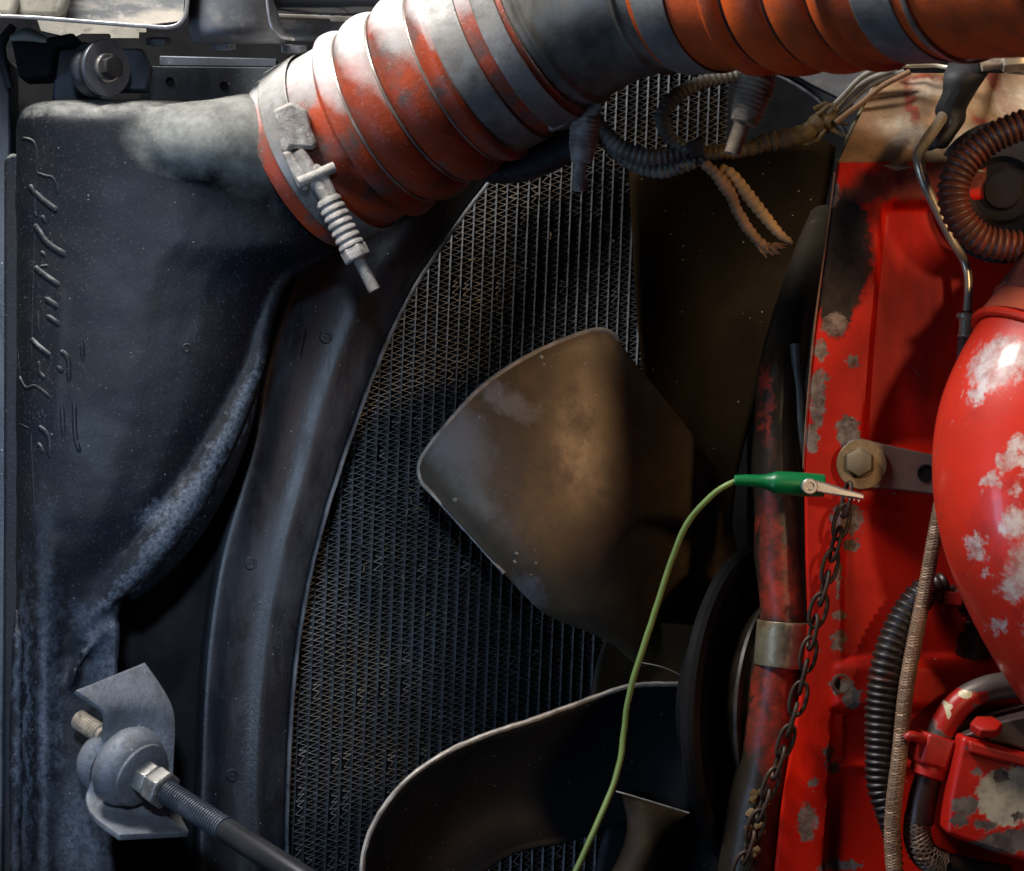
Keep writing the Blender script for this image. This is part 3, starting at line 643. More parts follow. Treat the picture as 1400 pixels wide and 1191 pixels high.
# clamp 1, on the hose's tank end
c1 = hose_clamp('dust caked T-bolt clamp on the tank end of the sloping hose', s_at(432), s_at(470), .0808, M['band'], None, None, None, P(470, 400, -.05))
def stud_assembly(c, pts, mb, ms, sc=1, spring=True):
    """pts: block centre, spring start, spring end, stud end as (px,py,Y)"""
    A, B, C_, E = [P(*p) for p in pts]; ax = (E-B).normalized()
    # spring in its tube
    L = (C_-B).length; n = 7
    pf = []
    for i in range(n):
        h = L*i/n; d = L/n; q = 1 if spring else (1.08-.02*i)
        lo_ = .0088 if spring else .0100
        pf += [(h+d*.12, lo_*sc*q), (h+d*.5, .0106*sc*q), (h+d*.88, .0105*sc*q), (h+d*.98, (lo_-.0003)*sc*q)]
    g = G(); g.lathe(B, ax, [(0, .004)]+pf+[(L, .0075*sc), (L+.001, .004)], 24); part('spring', g, mb, c)
    if spring: g = hexprof(B+ax*L, ax, .0112*sc, .011); part('nut', g, mb, c, bevel=.0006)
    else: g = G(); g.lathe(B+ax*L, ax, [(0, .0095*sc), (.004, .0088*sc), (.009, .0080*sc), (.011, .005*sc)], 20); part('sleeve', g, mb, c)
    g = G(); L2 = (E-C_).length; k = int(L2/.0014); pf = [(0, .0048*sc)]
    for i in range(k): pf += [(L2*(i+.3)/k, .0051*sc), (L2*(i+.8)/k, .0044*sc)]
    pf += [(L2, .0040*sc), (L2, .0022*sc), (L2-.002, .0018*sc), (L2-.002, 0)]
    g.lathe(C_, ax, pf, 18); part('stud', g, ms, c)
    g = G(); g.tube([tuple(A-ax*.004), tuple(A.lerp(B, .6)), tuple(B+ax*.004)], [.0066*sc, .0064*sc, .0058*sc], 16); part('bolt_shank', g, ms, c)
stud_assembly(c1, [(410, 215, -.045), (447, 270, -.05), (482, 338, -.052), (512, 398, -.052)], M['clampdust'], M['clampdust'])
g = G(); g.prism([P(x, y, -.050) for x, y in [(372, 150), (398, 138), (420, 150), (424, 172), (434, 196), (428, 204), (398, 202), (392, 212), (384, 206), (380, 175)]], (0, .012, 0)); part('saddle', g, M['clampdust'], c1, bevel=.003, seg=3)
g = G(); g.prism([P(x, y, -.052) for x, y in [(384, 208), (396, 206), (414, 232), (424, 244), (420, 262), (408, 258), (398, 236)]], (0, .012, 0)); part('clevis', g, M['clampdust'], c1, bevel=.0025, seg=3)
g = G(); g.prism([P(x, y, -.053) for x, y in [(424, 232), (432, 222), (446, 232), (454, 250), (462, 268), (446, 278), (436, 262)]], (0, .013, 0)); part('clevis', g, M['clampdust'], c1, bevel=.0025, seg=3)
g = G(); g.tube([tuple(P(408, 250, -.054)), tuple(P(458, 228, -.050))], .0045, 12); part('trunnion', g, M['clampdust'], c1, bevel=.0006)
# clamp 2, where hose meets the metal pipe
c2 = hose_clamp('dusty T-bolt clamp at the pipe end of the sloping hose, stud pointing down', s_at(709), s_at(740), .0800, M['band'], None, None, None, P(795, 265, -.03))
stud_assembly(c2, [(803, 140, -.035), (800, 160, -.036), (795, 205, -.036), (792, 262, -.036)], M['clampdust'], M['clampdust'], 1.1, False)
g = G(); g.prism([P(x, y, -.048) for x, y in [(748, 172), (776, 152), (800, 146), (812, 136), (820, 126), (824, 146), (816, 158), (790, 160), (764, 176), (752, 178)]], (0, .014, 0)); part('clevis', g, M['clampdust'], c2, bevel=.003, seg=3)
# clamp 3, on the right hose
c3 = hose_clamp('grimy brown T-bolt clamp on the right hose, pale stud hanging over the looms', s_at(935), s_at(985), .0785, M['band'], None, None, None, P(1010, 215, -.12))
stud_assembly(c3, [(1040, 100, -.13), (1037, 106, -.13), (1020, 152, -.13), (1002, 212, -.13)], M['tarnish'], M['studend'], 1.3, False)
g = G(); g.prism([P(x, y, -.14) for x, y in [(1018, 84), (1050, 88), (1062, 104), (1056, 116), (1016, 112)]], (0, .02, 0)); part('clevis', g, M['tarnish'], c3, bevel=.003, seg=3)

# ================================================================== TOP LEFT CAB BRACKETRY
ch = thing('cab_channel', 'pale dust covered metal channel across the top left corner', 'channel', P(120, 42, .0))
def sheet(path, Y0, dep, th=.002):
    pts = catmull(path, 6); g = G(); g.grid([[P(x, y, Y0) for x, y in pts], [P(x, y, Y0+dep*.5) for x, y in pts], [P(x, y, Y0+dep) for x, y in pts]]); return g
g = sheet([(-40, 21), (40, 24), (120, 30), (200, 36), (234, 37), (250, 27), (256, 5), (260, -60)], -.02, .09); part('lip', g, M['lip'], ch, solid=.0034, bevel=.0008)
g = G(); g.prism([P(x, y, .05) for x, y in [(92, -60), (256, -60), (250, 28), (200, 34), (94, 26)]], (0, .006, 0)); part('web', g, M['channel'], ch)
g = G(); g.prism([P(x, y, .02) for x, y in [(-40, -60), (10, -60), (24, 0), (18, 22), (-40, 20)]], (0, .02, 0)); part('cream_tab', g, M['cream'], ch, bevel=.005, seg=4)
g = G(); g.prism([P(x, y, .03) for x, y in [(26, -60), (92, -60), (92, 0), (84, 24), (20, 22)]], (0, .02, 0)); part('cream_tab', g, M['cream'], ch, bevel=.005, seg=4)

gb = thing('cab_bracket', 'grey dusty bracket hanging beside the pale channel, rounded lower edge', 'bracket', P(310, 60, 0))
rws = []
for i in range(9):
    t = i/8; y = -60+t*108
    rws.append([P(258+2*t, y, .03), P(262, y, .004), P(275, y, -.010), P(310, y+1, -.014), P(345, y+1, -.010), P(358+4*t, y, -.004), P(364+8*t, y, .004), P(368+22*t*t, y+2, .014)])
rws.append([p+Vector((0, .02, -.003)) for p in rws[-1]])
g = G(); g.grid(rws); part('bracket_face', g, M['greybr'], gb, smooth=60, solid=.002, sub=1)
g = G(); g.tube(pxpath([(362, -40, -.012, 2), (366, 10, -.012, 2), (372, 38, -.010, 2), (384, 50, -.006, 2), (402, 54, 0, 2)], 6), None, 8); part('bright_flange', g, M['lip'], gb)
g = G(); g.prism([P(x, y, .05) for x, y in [(366, 20), (430, 24), (520, 26), (520, 60), (366, 52)]], (0, .01, 0)); part('dirty_web', g, M['channel'], gb, bevel=.002)
for x in (217, 305, 402):
    g = hexprof(P(x, 52 if x < 300 else (58 if x < 400 else 62), .03), (0, .25, -1), .0105, .006); part('bolt_head', g, M['steel'], gb)

rl = solo('black_roller', 'glossy black round bar at the top edge beside the grey bracket', 'bar',
    G().tube([tuple(P(372, 2, .02)), tuple(P(530, 8, .02))], .0095, 24), mat('glossy_black', (.012, .013, .016), .18), bevel=.001)
solo('slotted_rail', 'thin dark slotted rail under the black bar', 'rail', G().prism([P(x, y, .04) for x, y in [(370, 18), (520, 24), (520, 33), (452, 30), (450, 26), (374, 24)]], (0, .012, 0)), M['pipe'], bevel=.0008)

cb = thing('cross_bar', 'dark cross bar with two small holes behind the tank top', 'bar', P(280, 140, .08))
g = G(); g.prism([P(x, y, .10) for x, y in [(192, 90), (380, 92), (380, 145), (192, 145)]], (0, .012, 0)); part('bar_plate', g, M['shroud'], cb, bevel=.001)
g = G(); g.prism([P(x, y, .115) for x, y in [(218, 76), (378, 80), (378, 92), (218, 90)]], (0, .03, 0)); part('upper_ledge', g, M['bluegrey'], cb, bevel=.001)
for px, py in ((232, 111), (306, 117)):
    g = G(); g.lathe(P(px, py, .0995), (0, -1, 0), [(0, .0036), (.0008, .0036), (.0008, .0028), (-.004, .0026), (-.004, 0)], 16); part('bar_hole', g, M['void'], cb)

mt = thing('rubber_mount', 'round rubber bushing with a big grey washer and dark hex bolt', 'mount', P(140, 135, .03))
axm = Vector((.95, -.95, -.02)).normalized()
c = P(146, 93, .0)
g = G(); g.lathe(c, axm, [(-.0035, .0225), (-.003, .0232), (0, .0236), (.0008, .0230), (.0008, .0100), (-.0035, .0100)], 48); part('washer', g, M['bluegrey'], mt)
g = G(); g.lathe(c-axm*.006, axm, [(-.004, .019), (-.003, .0218), (.001, .0218), (.002, .019)], 40); part('rubber_disc', g, M['black'], mt)
g = G(); g.lathe(c-axm*.014, axm, [(-.008, .020), (-.006, .0225), (0, .0225), (.003, .020), (.006, .016)], 40); part('rubber_disc', g, M['shroud'], mt)
g = G(); g.lathe(c+axm*.0008, axm, [(0, .0125), (.002, .0125), (.003, .0115), (.003, .008)], 32); part('flange_washer', g, M['nut'], mt)
g = hexprof(c+axm*.003, axm, .0105, .008); part('hex_bolt', g, M['black'], mt, bevel=.0005)
g = G(); g.prism([P(x, y, .05) for x, y in [(150, 66), (194, 66), (206, 90), (200, 124), (150, 124)]], (0, .02, 0)); part('plate', g, M['bluegrey'], mt, bevel=.002)
g = G(); g.prism([P(x, y, .07) for x, y in [(78, 60), (120, 56), (112, 120), (150, 140), (70, 142)]], (0, .03, 0)); part('stand', g, M['bluegrey'], mt, bevel=.003)

lt = thing('hanging_tab', 'dark cone shaped tab with a pale dusty top at the left edge', 'tab', P(60, 108, .05))
g = G(); g.prism([P(x, y, .05) for x, y in [(14, 52), (40, 56), (100, 44), (110, 60), (76, 64), (70, 106), (26, 108)]], (0, .04, 0)); part('tab_body', g, M['void'], lt, bevel=.003)
rws = [[P(14+i*5, 51-13*math.sin(math.pi*min(1, i/10))+i*.3, .046) for i in range(11)], [P(14+i*5, 54+i*.3, .040) for i in range(11)]]
g = G(); g.grid(rws); part('dusty_cap', g, M['cream'], lt, solid=.003)
g = G(); g.tube(pxpath([(18, 36, .06, 6), (2, 60, .055, 7), (6, 90, .05, 6), (14, 120, .05, 5)], 5), None, 12); part('strap', g, M['black'], lt)
solo('cream_panel', 'small pale cream panel glimpsed behind the mount at the top left', 'panel', G().prism([P(x, y, .16) for x, y in [(50, 24), (200, 30), (200, 60), (90, 50), (56, 42)]], (0, .01, 0)), M['cream'])
solo('dark_backplate', 'dark plate behind the cab brackets', 'plate', G().prism([P(x, y, .13) for x, y in [(112, 46), (149, 46), (149, 52), (190, 52), (190, 44), (540, 50), (540, 160), (-40, 160), (-40, 60), (60, 70)]], (0, .01, 0)), M['void'])  # near-black sheet filling the gaps behind the brackets
solo('frame_post', 'narrow dark post down the far left edge', 'post', G().prism([P(x, y, .07) for x, y in [(-40, 74), (10, 80), (14, 88), (14, 220), (2, 1290), (-40, 1290)]], (0, .04, 0)), M['shroud'], bevel=.002)

# ================================================================== ROD BRACKET, LOWER LEFT
rb = thing('rod_bracket', 'grey steel U-shaped bracket holding the threaded rod at the lower left', 'bracket', P(180, 1145, -.03))
# section through the bracket: bends like a channel; front (near camera) edge profile and back edge profile
near = [(103, 948, -.095), (150, 975, -.090), (133, 990, -.088), (147, 1010, -.086), (132, 1060, -.086), (118, 1095, -.088), (118, 1105, -.09), (128, 1120, -.095), (162, 1146, -.110)]
nearC = [(102, 946), (124, 961), (140, 975), (142, 992), (137, 1020), (128, 1050), (120, 1078), (117, 1094), (122, 1112), (138, 1128), (163, 1145)]
farC = [(196, 908), (212, 930), (228, 955), (236, 975), (238, 1000), (237, 1030), (236, 1050), (236, 1075), (238, 1095), (246, 1118), (258, 1141)]
dY = [-.075, -.072, -.066, -.058, -.052, -.050, -.050, -.054, -.062, -.076, -.095]
fY = [-.015, -.018, -.020, -.020, -.020, -.020, -.020, -.022, -.028, -.040, -.058]
A_ = catmull([tuple(P(x, y, yy)) for (x, y), yy in zip(nearC, dY)], 4); B_ = catmull([tuple(P(x, y, yy)) for (x, y), yy in zip(farC, fY)], 4)
g = G(); g.grid([[Vector(a).lerp(Vector(b), t/6) for a, b in zip(A_, B_)] for t in range(7)]); part('bracket_plate', g, M['steel'], rb, smooth=50, solid=.0055, offset=0, bevel=.0008)
axr = (P(400, 1196, -.17)-P(190, 1055, -.075)).normalized()
c = P(176, 1048, -.058)
g = G(); g.lathe(c, axr, [(-.012, .020), (-.010, .030), (-.004, .0335), (.004, .0330), (.010, .0300), (.014, .0262), (.0145, .024)], 56); part('bushing', g, M['steel'], rb)
g = G(); g.lathe(c+axr*.0145, axr, [(-.001, .0262), (0, .0270), (.002, .0270), (.003, .0258), (.003, .008)], 48); part('washer', g, M['steel'], rb)
c3_ = P(144, 1040, -.035); g = G(); g.lathe(c3_, axr, [(-.016, .010), (-.012, .020), (-.004, .0265), (.004, .0265), (.008, .024)], 48); part('bushing', g, M['steel'], rb)
g = G(); pf = []
for i in range(12): pf += [(i*.0022, .0082), (i*.0022+.0006, .0082), (i*.0022+.0015, .0060)]
g.lathe(P(108, 984, -.03), axr, pf+[(.03, .007)], 20); part('threaded_tip', g, M['tarnish'], rb, smooth=0)
rod = thing('threaded_rod', 'dark threaded tie rod running from the lower left bracket toward the bottom edge', 'rod', P(300, 1191, -.12))
c = c+axr*.0175
g = hexprof(c, axr, .0148, .013); part('nut', g, M['nut'], rod, bevel=.0008)
g = hexprof(c+axr*.0135, axr, .0162, .014); part('nut', g, M['nut'], rod, bevel=.0008)
start = c+axr*.026; endp = P(470, 1238, -.20); axr2 = (endp-start).normalized(); Lr = (endp-start).length
pf = [(0, .0085)]; Lt = .070; k = 28
for i in range(k): pf += [(Lt*(i+.15)/k, .0100), (Lt*(i+.45)/k, .0100), (Lt*(i+.75)/k, .0078)]
g = G(); g.lathe(start, axr2, pf+[(Lt+.001, .0090)], 24); part('thread', g, M['bluegrey'], rod, smooth=0)
g = G(); g.lathe(start+axr2*(Lt), axr2, [(0, .0090), (.002, .0100), (Lr-Lt, .0105)], 28); part('shank', g, mat('smooth_dark_rod', (.06, .06, .065), .28, .6, var=(.6, 1.4, 20)), rod)

# ================================================================== FAN
fan = thing('cooling_fan', 'dirty metal cooling fan with wide blades in front of the radiator', 'fan', P(1040, 1200, .12))
def resamp2(pts, n):
    w_ = catmull([tuple(P(*p)) for p in pts], 6); return [Vector(p) for p in resample(w_, n=n)[0]]
def coons(top, bottom, left, right, nu=28, nv=22, bulge=0, wr=.0):
    """top/bottom run left->right, left/right run top->bottom"""
    T = resamp2(top, nu); B = resamp2(bottom, nu); L = resamp2(left, nv); R = resamp2(right, nv); rows = []
    for j in range(nv+1):
        v = j/nv; row = []
        for i in range(nu+1):
            u = i/nu
            p = T[i]*(1-v)+B[i]*v+L[j]*(1-u)+R[j]*u-(T[0]*(1-u)*(1-v)+T[-1]*u*(1-v)+B[0]*(1-u)*v+B[-1]*u*v)
            b = bulge*16*u*(1-u)*v*(1-v)
            p = p+Vector((0, b, 0))+mnoise.noise_vector(p*14)*wr
            row.append(p)
        rows.append(row)
    return G().grid(rows)
# main blade: tip arc on the left/top, long sides, root at the hub
tipc = [(838, 456, .172), (815, 451, .168), (775, 463, .158), (720, 488, .148), (660, 528, .142), (606, 586, .146), (580, 620, .154), (573, 640, .160), (577, 660, .160)]
lead = [(838, 456, .172), (868, 498, .182), (915, 556, .20), (960, 614, .222), (985, 660, .238), (1000, 720, .255), (1010, 765, .26)]
trail = [(577, 660, .160), (620, 706, .146), (690, 783, .142), (735, 830, .150), (770, 848, .160), (810, 856, .175), (850, 880, .19)]
root = [(1010, 765, .26), (985, 800, .25), (950, 880, .23), (938, 930, .22), (900, 938, .205), (850, 880, .19)]
g = coons(tipc, root, lead, trail, 40, 32, -.034, .0012)
part('blade', g, M['blade'], fan, label='large brown fan blade lit at its rounded left tip', smooth=60, solid=.0030, bevel=.0005)
g = G(); pp2 = resample(catmull([tuple(P(*p)) for p in [(845, 464, .174)]+tipc+[(600, 684, .152), (690, 783, .142)]], 6), step=.006)[0]
g.tube([(p[0], p[1]-.0012, p[2]) for p in pp2], .0022, 8); g.jitter(.0005, 120); part('pale_edge', g, M['edge'], bpy.data.objects['blade'])
bvb = surf_of(bpy.data.objects['blade'])
for px_, py_, r_ in [(706, 757, 5), (704, 768, 4), (622, 683, 6), (740, 488, 5), (744, 498, 4), (764, 490, 3), (800, 497, 3), (726, 786, 3), (733, 770, 3), (655, 570, 4), (682, 538, 3), (815, 540, 2)]:
    c, nn = snap(bvb, px_, py_, 0, .15); r_ *= kpx(.15)*.6
    g = G(); g.lathe(c, nn, [(0, r_), (r_*.4, r_*.85), (r_*.6, r_*.4), (r_*.45, 0)], 10); g.jitter(.0005, 300); part('dirt_blister', g, M['edge'], bpy.data.objects['blade'])
# lower blade
top = [(494, 1215, .05), (499, 1160, .052), (520, 1112, .055), (560, 1064, .060), (610, 1030, .066), (660, 1008, .072), (740, 981, .084), (820, 952, .10), (868, 938, .112), (942, 936, .13)]
bot = [(600, 1250, .10), (690, 1172, .115), (780, 1150, .13), (870, 1120, .145), (945, 1112, .15)]
g = coons(top, bot, [top[0], (540, 1240, .08), bot[0]], [top[-1], (946, 1000, .14), bot[-1]], 44, 18, .030, .001)
b2 = part('blade', g, M['blade_dark'], fan, label='lower dark fan blade with a bright curved upper edge', smooth=60, solid=.0030)
g = G(); g.tube([(p[0], p[1]-.001, p[2]+.0006) for p in resample(catmull([tuple(P(*p)) for p in top], 6), step=.006)[0]], .0023, 8); g.jitter(.0006, 120); part('pale_edge', g, M['edge'], b2)
# upper right brown blade (behind)
t3 = [(860, 236, .21), (940, 205, .215), (1040, 192, .225), (1110, 188, .235), (1142, 202, .24)]
b3 = [(884, 560, .225), (930, 620, .225), (1000, 720, .22)]
g = coons(t3, b3, [t3[0], (866, 330, .212), (872, 430, .218), b3[0]], [t3[-1], (1128, 280, .24), (1090, 400, .235), (1050, 480, .23), (1010, 640, .225), b3[-1]], 26, 26, .03, .001)
part('blade', g, M['blade_brown'], fan, label='dim brown fan blade behind the wiring at upper right', smooth=60, solid=.0030)
# hidden blade behind, between the two
g = coons([(828, 868, .18), (860, 850, .18), (1000, 860, .19)], [(806, 962, .185), (860, 945, .185), (960, 940, .19)], [(828, 868, .18), (815, 910, .18), (806, 962, .185)], [(1000, 860, .19), (985, 900, .19), (960, 940, .19)], 14, 10, .006)
part('blade', g, mat('ochre_stained_blade', (.060, .034, .010), .6, var=(.4, 1.4, 16)), fan, smooth=60, solid=.003)
g = coons([(850, 1086, .14), (890, 1096, .14), (942, 1112, .15)], [(800, 1260, .15), (850, 1260, .15), (900, 1260, .16)], [(850, 1086, .14), (856, 1150, .14), (800, 1260, .15)], [(942, 1112, .15), (915, 1160, .15), (900, 1260, .16)], 14, 14, -.012)
part('blade', g, mat('rust_brown_blade', (.075, .042, .016), .6, .1, var=(.3, 1.3, 22), bump=(170, .5, .001)), fan, label='rust brown blade root at the bottom centre', smooth=60, solid=.003)
g = coons([(835, 1100, .16), (880, 1090, .16), (990, 1085, .17)], [(800, 1270, .17), (880, 1270, .17), (1000, 1270, .18)], [(835, 1100, .16), (815, 1180, .165), (800, 1270, .17)], [(990, 1085, .17), (995, 1180, .17), (1000, 1270, .18)], 12, 10, .004)
part('hub_web', g, M['blade_dark'], fan, smooth=60, solid=.003)
g = G(); g.tube(pxpath([(842, 1082, .09, 1.2), (870, 1090, .09, 1.2), (942, 1112, .10, 1.4)], 5), None, 6); g.tube(pxpath([(870, 905, .10, .8), (905, 912, .10, .8), (940, 928, .11, .9)], 5), None, 6); part('web_seam', g, M['edge'], fan)
# hub and pulley
axf = Vector((.86, -.50, 0)).normalized(); hc = P(1040, 968, .13)
g = G(); g.lathe(hc, axf, [(-.05, .02), (-.045, .075), (-.012, .082), (-.010, .136), (-.006, .142), (0, .1425), (.004, .140), (.006, .132), (.002, .126), (.002, .118)], 96)
g.lathe(hc, axf, [(.002, .126), (-.004, .112), (-.004, .02), (-.004, 0)], 96); part('hub_disc', g, M['void'], fan, smooth=35)
g = G(); g.lathe(hc+axf*.024, axf, [(-.020, .090), (-.004, .100), (0, .1055), (.003, .1055), (.004, .099), (.002, .094), (.012, .090), (.02, .088), (.02, .02)], 96); part('pulley', g, M['olddisc'], fan, smooth=35)
g = G(); g.lathe(hc+axf*.050, axf, [(0, .085), (.002, .092), (.006, .092), (.008, .085), (.008, .0)], 96); part('pulley', g, M['void'], fan, smooth=35)
# engine behind the fan
eng = thing('engine_block', 'sooty black engine casting in the dark behind the red cover', 'engine', P(1180, 1290, .3))
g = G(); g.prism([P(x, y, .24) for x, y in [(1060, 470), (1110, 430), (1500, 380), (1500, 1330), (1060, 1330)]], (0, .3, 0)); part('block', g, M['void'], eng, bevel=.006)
g = G(); g.prism([P(x, y, .10) for x, y in [(1240, 230), (1500, 200), (1500, 1330), (1210, 1330)]], (0, .12, 0)); part('casting', g, M['reddark'], eng, bevel=.006)

# ================================================================== VERTICAL GRIMY PIPE
vp = thing('coolant_pipe', 'grimy upright pipe with red paint remains left of the red cover', 'pipe', P(1030, 1200, .03))
g = G(); pth = pxpath([(1130, 300, .20, 24), (1108, 360, .15, 27), (1086, 430, .10, 29), (1070, 510, .07, 32), (1063, 600, .06, 34), (1064, 680, .05, 35), (1068, 760, .045, 36), (1072, 850, .04, 34), (1062, 930, .04, 36), (1050, 1020, .04, 38), (1034, 1110, .04, 40), (1018, 1230, .04, 42)], 8)
g.tube(pth, None, 32); g.jitter(.0016, 30); part('pipe_body', g, M['vpipe'], vp, smooth=70)
g = G(); g.tube(pxpath([(1073, 849, .037, 36.5), (1071, 880, .037, 37), (1068, 911, .037, 36.5)], 4), None, 40, cap=False); part('clamp_ring', g, M['galv'], vp, solid=.002, bevel=.0005)
g = G(); g.tube(pxpath([(1088, 470, .055, 8), (1100, 640, .05, 8), (1104, 800, .05, 8), (1106, 860, .05, 7)], 6), None, 14); g.tube(pxpath([(1090, 920, .06, 9), (1078, 1040, .06, 10), (1060, 1220, .06, 10)], 6), None, 14); part('side_tube', g, M['pipe'], vp)
g = G(); rr = random.Random(3)
for i in range(16):
    x = 1040-(i*1.3)+rr.uniform(-16, 16); y = 1085+i*5.5+rr.uniform(-6, 6)
    p = P(x, y, .012); a = rr.uniform(-.9, .9); d = Vector((math.cos(a), 0, math.sin(a)))*rr.uniform(.002, .005)
    g.tube([tuple(p-d+Vector((0, .004, 0))), tuple(p-d*.4), tuple(p+d*.4+Vector((0, .001, .001))), tuple(p+d+Vector((0, .005, 0)))], [.0012, .0034, .0026, .0008], 8)
g.jitter(.0022, 160); o = part('dried_grease', g, M['grease'], vp)

# ================================================================== RED ENGINE COVER
rc = thing('red_engine_cover', 'red painted engine cover with chipped edges and a sunken panel', 'engine cover', P(1180, 1290, YF))
# front sheet as a height field so the sunken panels have rounded walls
def left_edge(py):
    pts = [(215, 1146), (330, 1130), (450, 1114), (560, 1104), (640, 1099), (760, 1101), (850, 1104), (920, 1098), (1000, 1084), (1100, 1068), (1300, 1048)]
    for (a, xa), (b, xb) in zip(pts, pts[1:]):
        if a <= py <= b: return xa+(xb-xa)*(py-a)/(b-a)
    return pts[0][1] if py < 215 else pts[-1][1]
def sstep(a, b, x):
    t = min(1, max(0, (x-a)/(b-a))); return t*t*(3-2*t)
def depth(px, py):
    d = 0.0
    # upper recess: left wall line and top line
    xw = 1206-(py-290)*.082
    d += .020*sstep(xw-3, xw+5, px-max(0, (300-py))*.0)*sstep(270, 288, py+max(0, 14-abs(px-xw))*-.6)*sstep(628, 600, py)
    # lower panel: shallower, from the step at 905 upward
    xw2 = 1152
    d += .008*sstep(xw2-3, xw2+3, px)*sstep(680, 700, py)*sstep(905, 893, py)
    d += .011*sstep(1136, 1142, px-(py-970)*-.05)*sstep(968, 976, py)
    d -= .004*sstep(1135, 1150, px)*sstep(905, 915, py)*sstep(970, 962, py)
    d -= .003*math.exp(-((py-1047)/6)**2)*sstep(1136, 1145, px)
    return d
rows = []; NX = 76; NY = 260
for j in range(NY+1):
    py = 222+(1300-222)*j/NY; le = left_edge(py); row = []
    row.append(P(le+3, py, YF+.045)); row.append(P(le, py, YF+.005)); row.append(P(le+1.5, py, YF+.001))
    for i in range(NX+1):
        px = le+4+(1420-le-4)*(i/NX)**1.25
        row.append(P(px, py, YF+depth(px, py)))
    rows.append(row)
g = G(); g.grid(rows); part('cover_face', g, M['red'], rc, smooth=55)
rows = []
for j in range(13):
    t = j/12; lx = 1146+(1204-1146)*t; py0 = 222+(100-222)*t; Y = YF+.0+.085*t
    row = [P(lx-3, py0+2, Y+.03), P(lx, py0, Y)]
    for i in range(1, 15):
        u = i/14; rib = -.006*math.exp(-((u-.30)/.035)**2)-.007*math.exp(-((u-.74+.12*(1-t))/.03)**2)
        row.append(P(lx+(1430-lx)*u, py0+18*u*(1-t), Y+rib))
    rows.append(row)
rows.insert(0, [p+Vector((0, .006, -.004)) for p in rows[0]])
g = G(); g.grid(rows); part('sloped_top', g, M['redslope'], rc, smooth=60)
g = G(); g.tube(pxpath([(1146, 222, .012, 2.5), (1148, 214, .004, 2.5), (1170, 165, .03, 2.5), (1206, 98, .06, 2.5)], 6), None, 8); part('top_left_edge', g, mat('bared_steel_edge', (.45, .38, .24), .4, .5, var=(.4, 1.2, 60)), rc)
g = G(); g.tube(pxpath([(1141, 235, YF, 1.3), (1129, 330, YF, 1.3), (1113, 450, YF, 1.4), (1103, 560, YF, 1.3), (1098, 640, YF, 1.2)], 6), None, 6); part('seam_edge', g, mat('bare_brown_edge', (.22, .12, .07), .45, .4, var=(.4, 1.6, 50)), rc)
g = G(); c = P(1151, 935, YF-.004); g.lathe(c, (.12, -1, 0), [(-.002, .0085), (.0008, .0080), (.0008, .0064), (-.0005, .0060), (-.012, .0056), (-.012, 0)], 28); part('bolt_hole', g, M['bar'], rc)
g = G(); c = P(1151, 935, YF-.0035); g.lathe(c, (.12, -1, 0), [(0, .0052), (.0004, 0)], 24); part('hole_dark', g, M['void'], rc)

br = thing('flat_bracket', 'bare steel flat bracket bolted across the red cover', 'bracket', P(1210, 680, YF-.01))
g = G(); g.prism([P(x, y, YF-.012) for x, y in [(1158, 604), (1172, 598), (1212, 608), (1276, 622), (1330, 630), (1330, 684), (1276, 676), (1210, 668), (1166, 668)]], (0, .010, 0)); part('bar', g, M['bar'], br, bevel=.0012)
g = G(); g.lathe(P(1266, 647, YF-.0125), (0, -1, 0), [(0, .0072), (.0006, .0070), (.0006, .0056), (-.004, .0054), (-.004, 0)], 24); part('bar_hole', g, M['void'], br)
g = G(); g.lathe(P(1178, 635, YF-.012), (-.06, -1, .03), [(0, .0200), (.0006, .0203), (.0022, .0203), (.0030, .0196), (.0030, .009)], 48); wsh = part('washer', g, M['bolt'], br)
ax = Vector((-.30, -1, .08)).normalized(); g = G(); g.lathe(P(1177, 633, YF-.0145), ax, [(0, .0125), (.0015, .0125), (.002, .0110)], 36); part('bolt_flange', g, M['bolt'], br)
g = hexprof(P(1177, 633, YF-.0155), ax, .0118, .0095, .08); part('hex_bolt', g, M['bolt'], br, bevel=.0006)

# ================================================================== CHAIN
chn = thing('safety_chain', 'rusty link chain hanging from the bolt beside the red cover', 'chain', P(1020, 1185, -.03))
cp = catmull([tuple(P(*p)) for p in [(1160, 668, -.045), (1154, 700, -.045), (1141, 750, -.045), (1128, 800, -.045), (1112, 860, -.042), (1100, 920, -.04), (1085, 980, -.036), (1062, 1050, -.032), (1040, 1110, -.03), (1016, 1180, -.025), (1000, 1230, -.02)]], 8)
LINK = .0188
rs_, _, _ = resample(cp, step=LINK)
def link_mesh(flat):
    g = G(); n = 28; pts = []; hl = .0142; hw = .0064
    for i in range(n):
        a = 2*math.pi*i/n; x = math.cos(a); y = math.sin(a)
        pts.append(Vector((hw*y, 0, hl*math.copysign(abs(x)**.8, x))))
    vs = []; fs = []; seg = 8; r = .0018
    for i in range(n):
        t = (pts[(i+1) % n]-pts[i-1]).normalized(); nn = Vector((0, 1, 0)); b = t.cross(nn)
        for j in range(seg):
            a = 2*math.pi*j/seg; vs.append(pts[i]+(nn*math.cos(a)+b*math.sin(a))*r)
    for i in range(n):
        for j in range(seg):
            fs.append([i*seg+j, i*seg+(j+1) % seg, ((i+1) % n)*seg+(j+1) % seg, ((i+1) % n)*seg+j])
    g.add(vs, fs); return mk('link', g, M['chain'], 60)
lm = link_mesh(True); rr = random.Random(5)
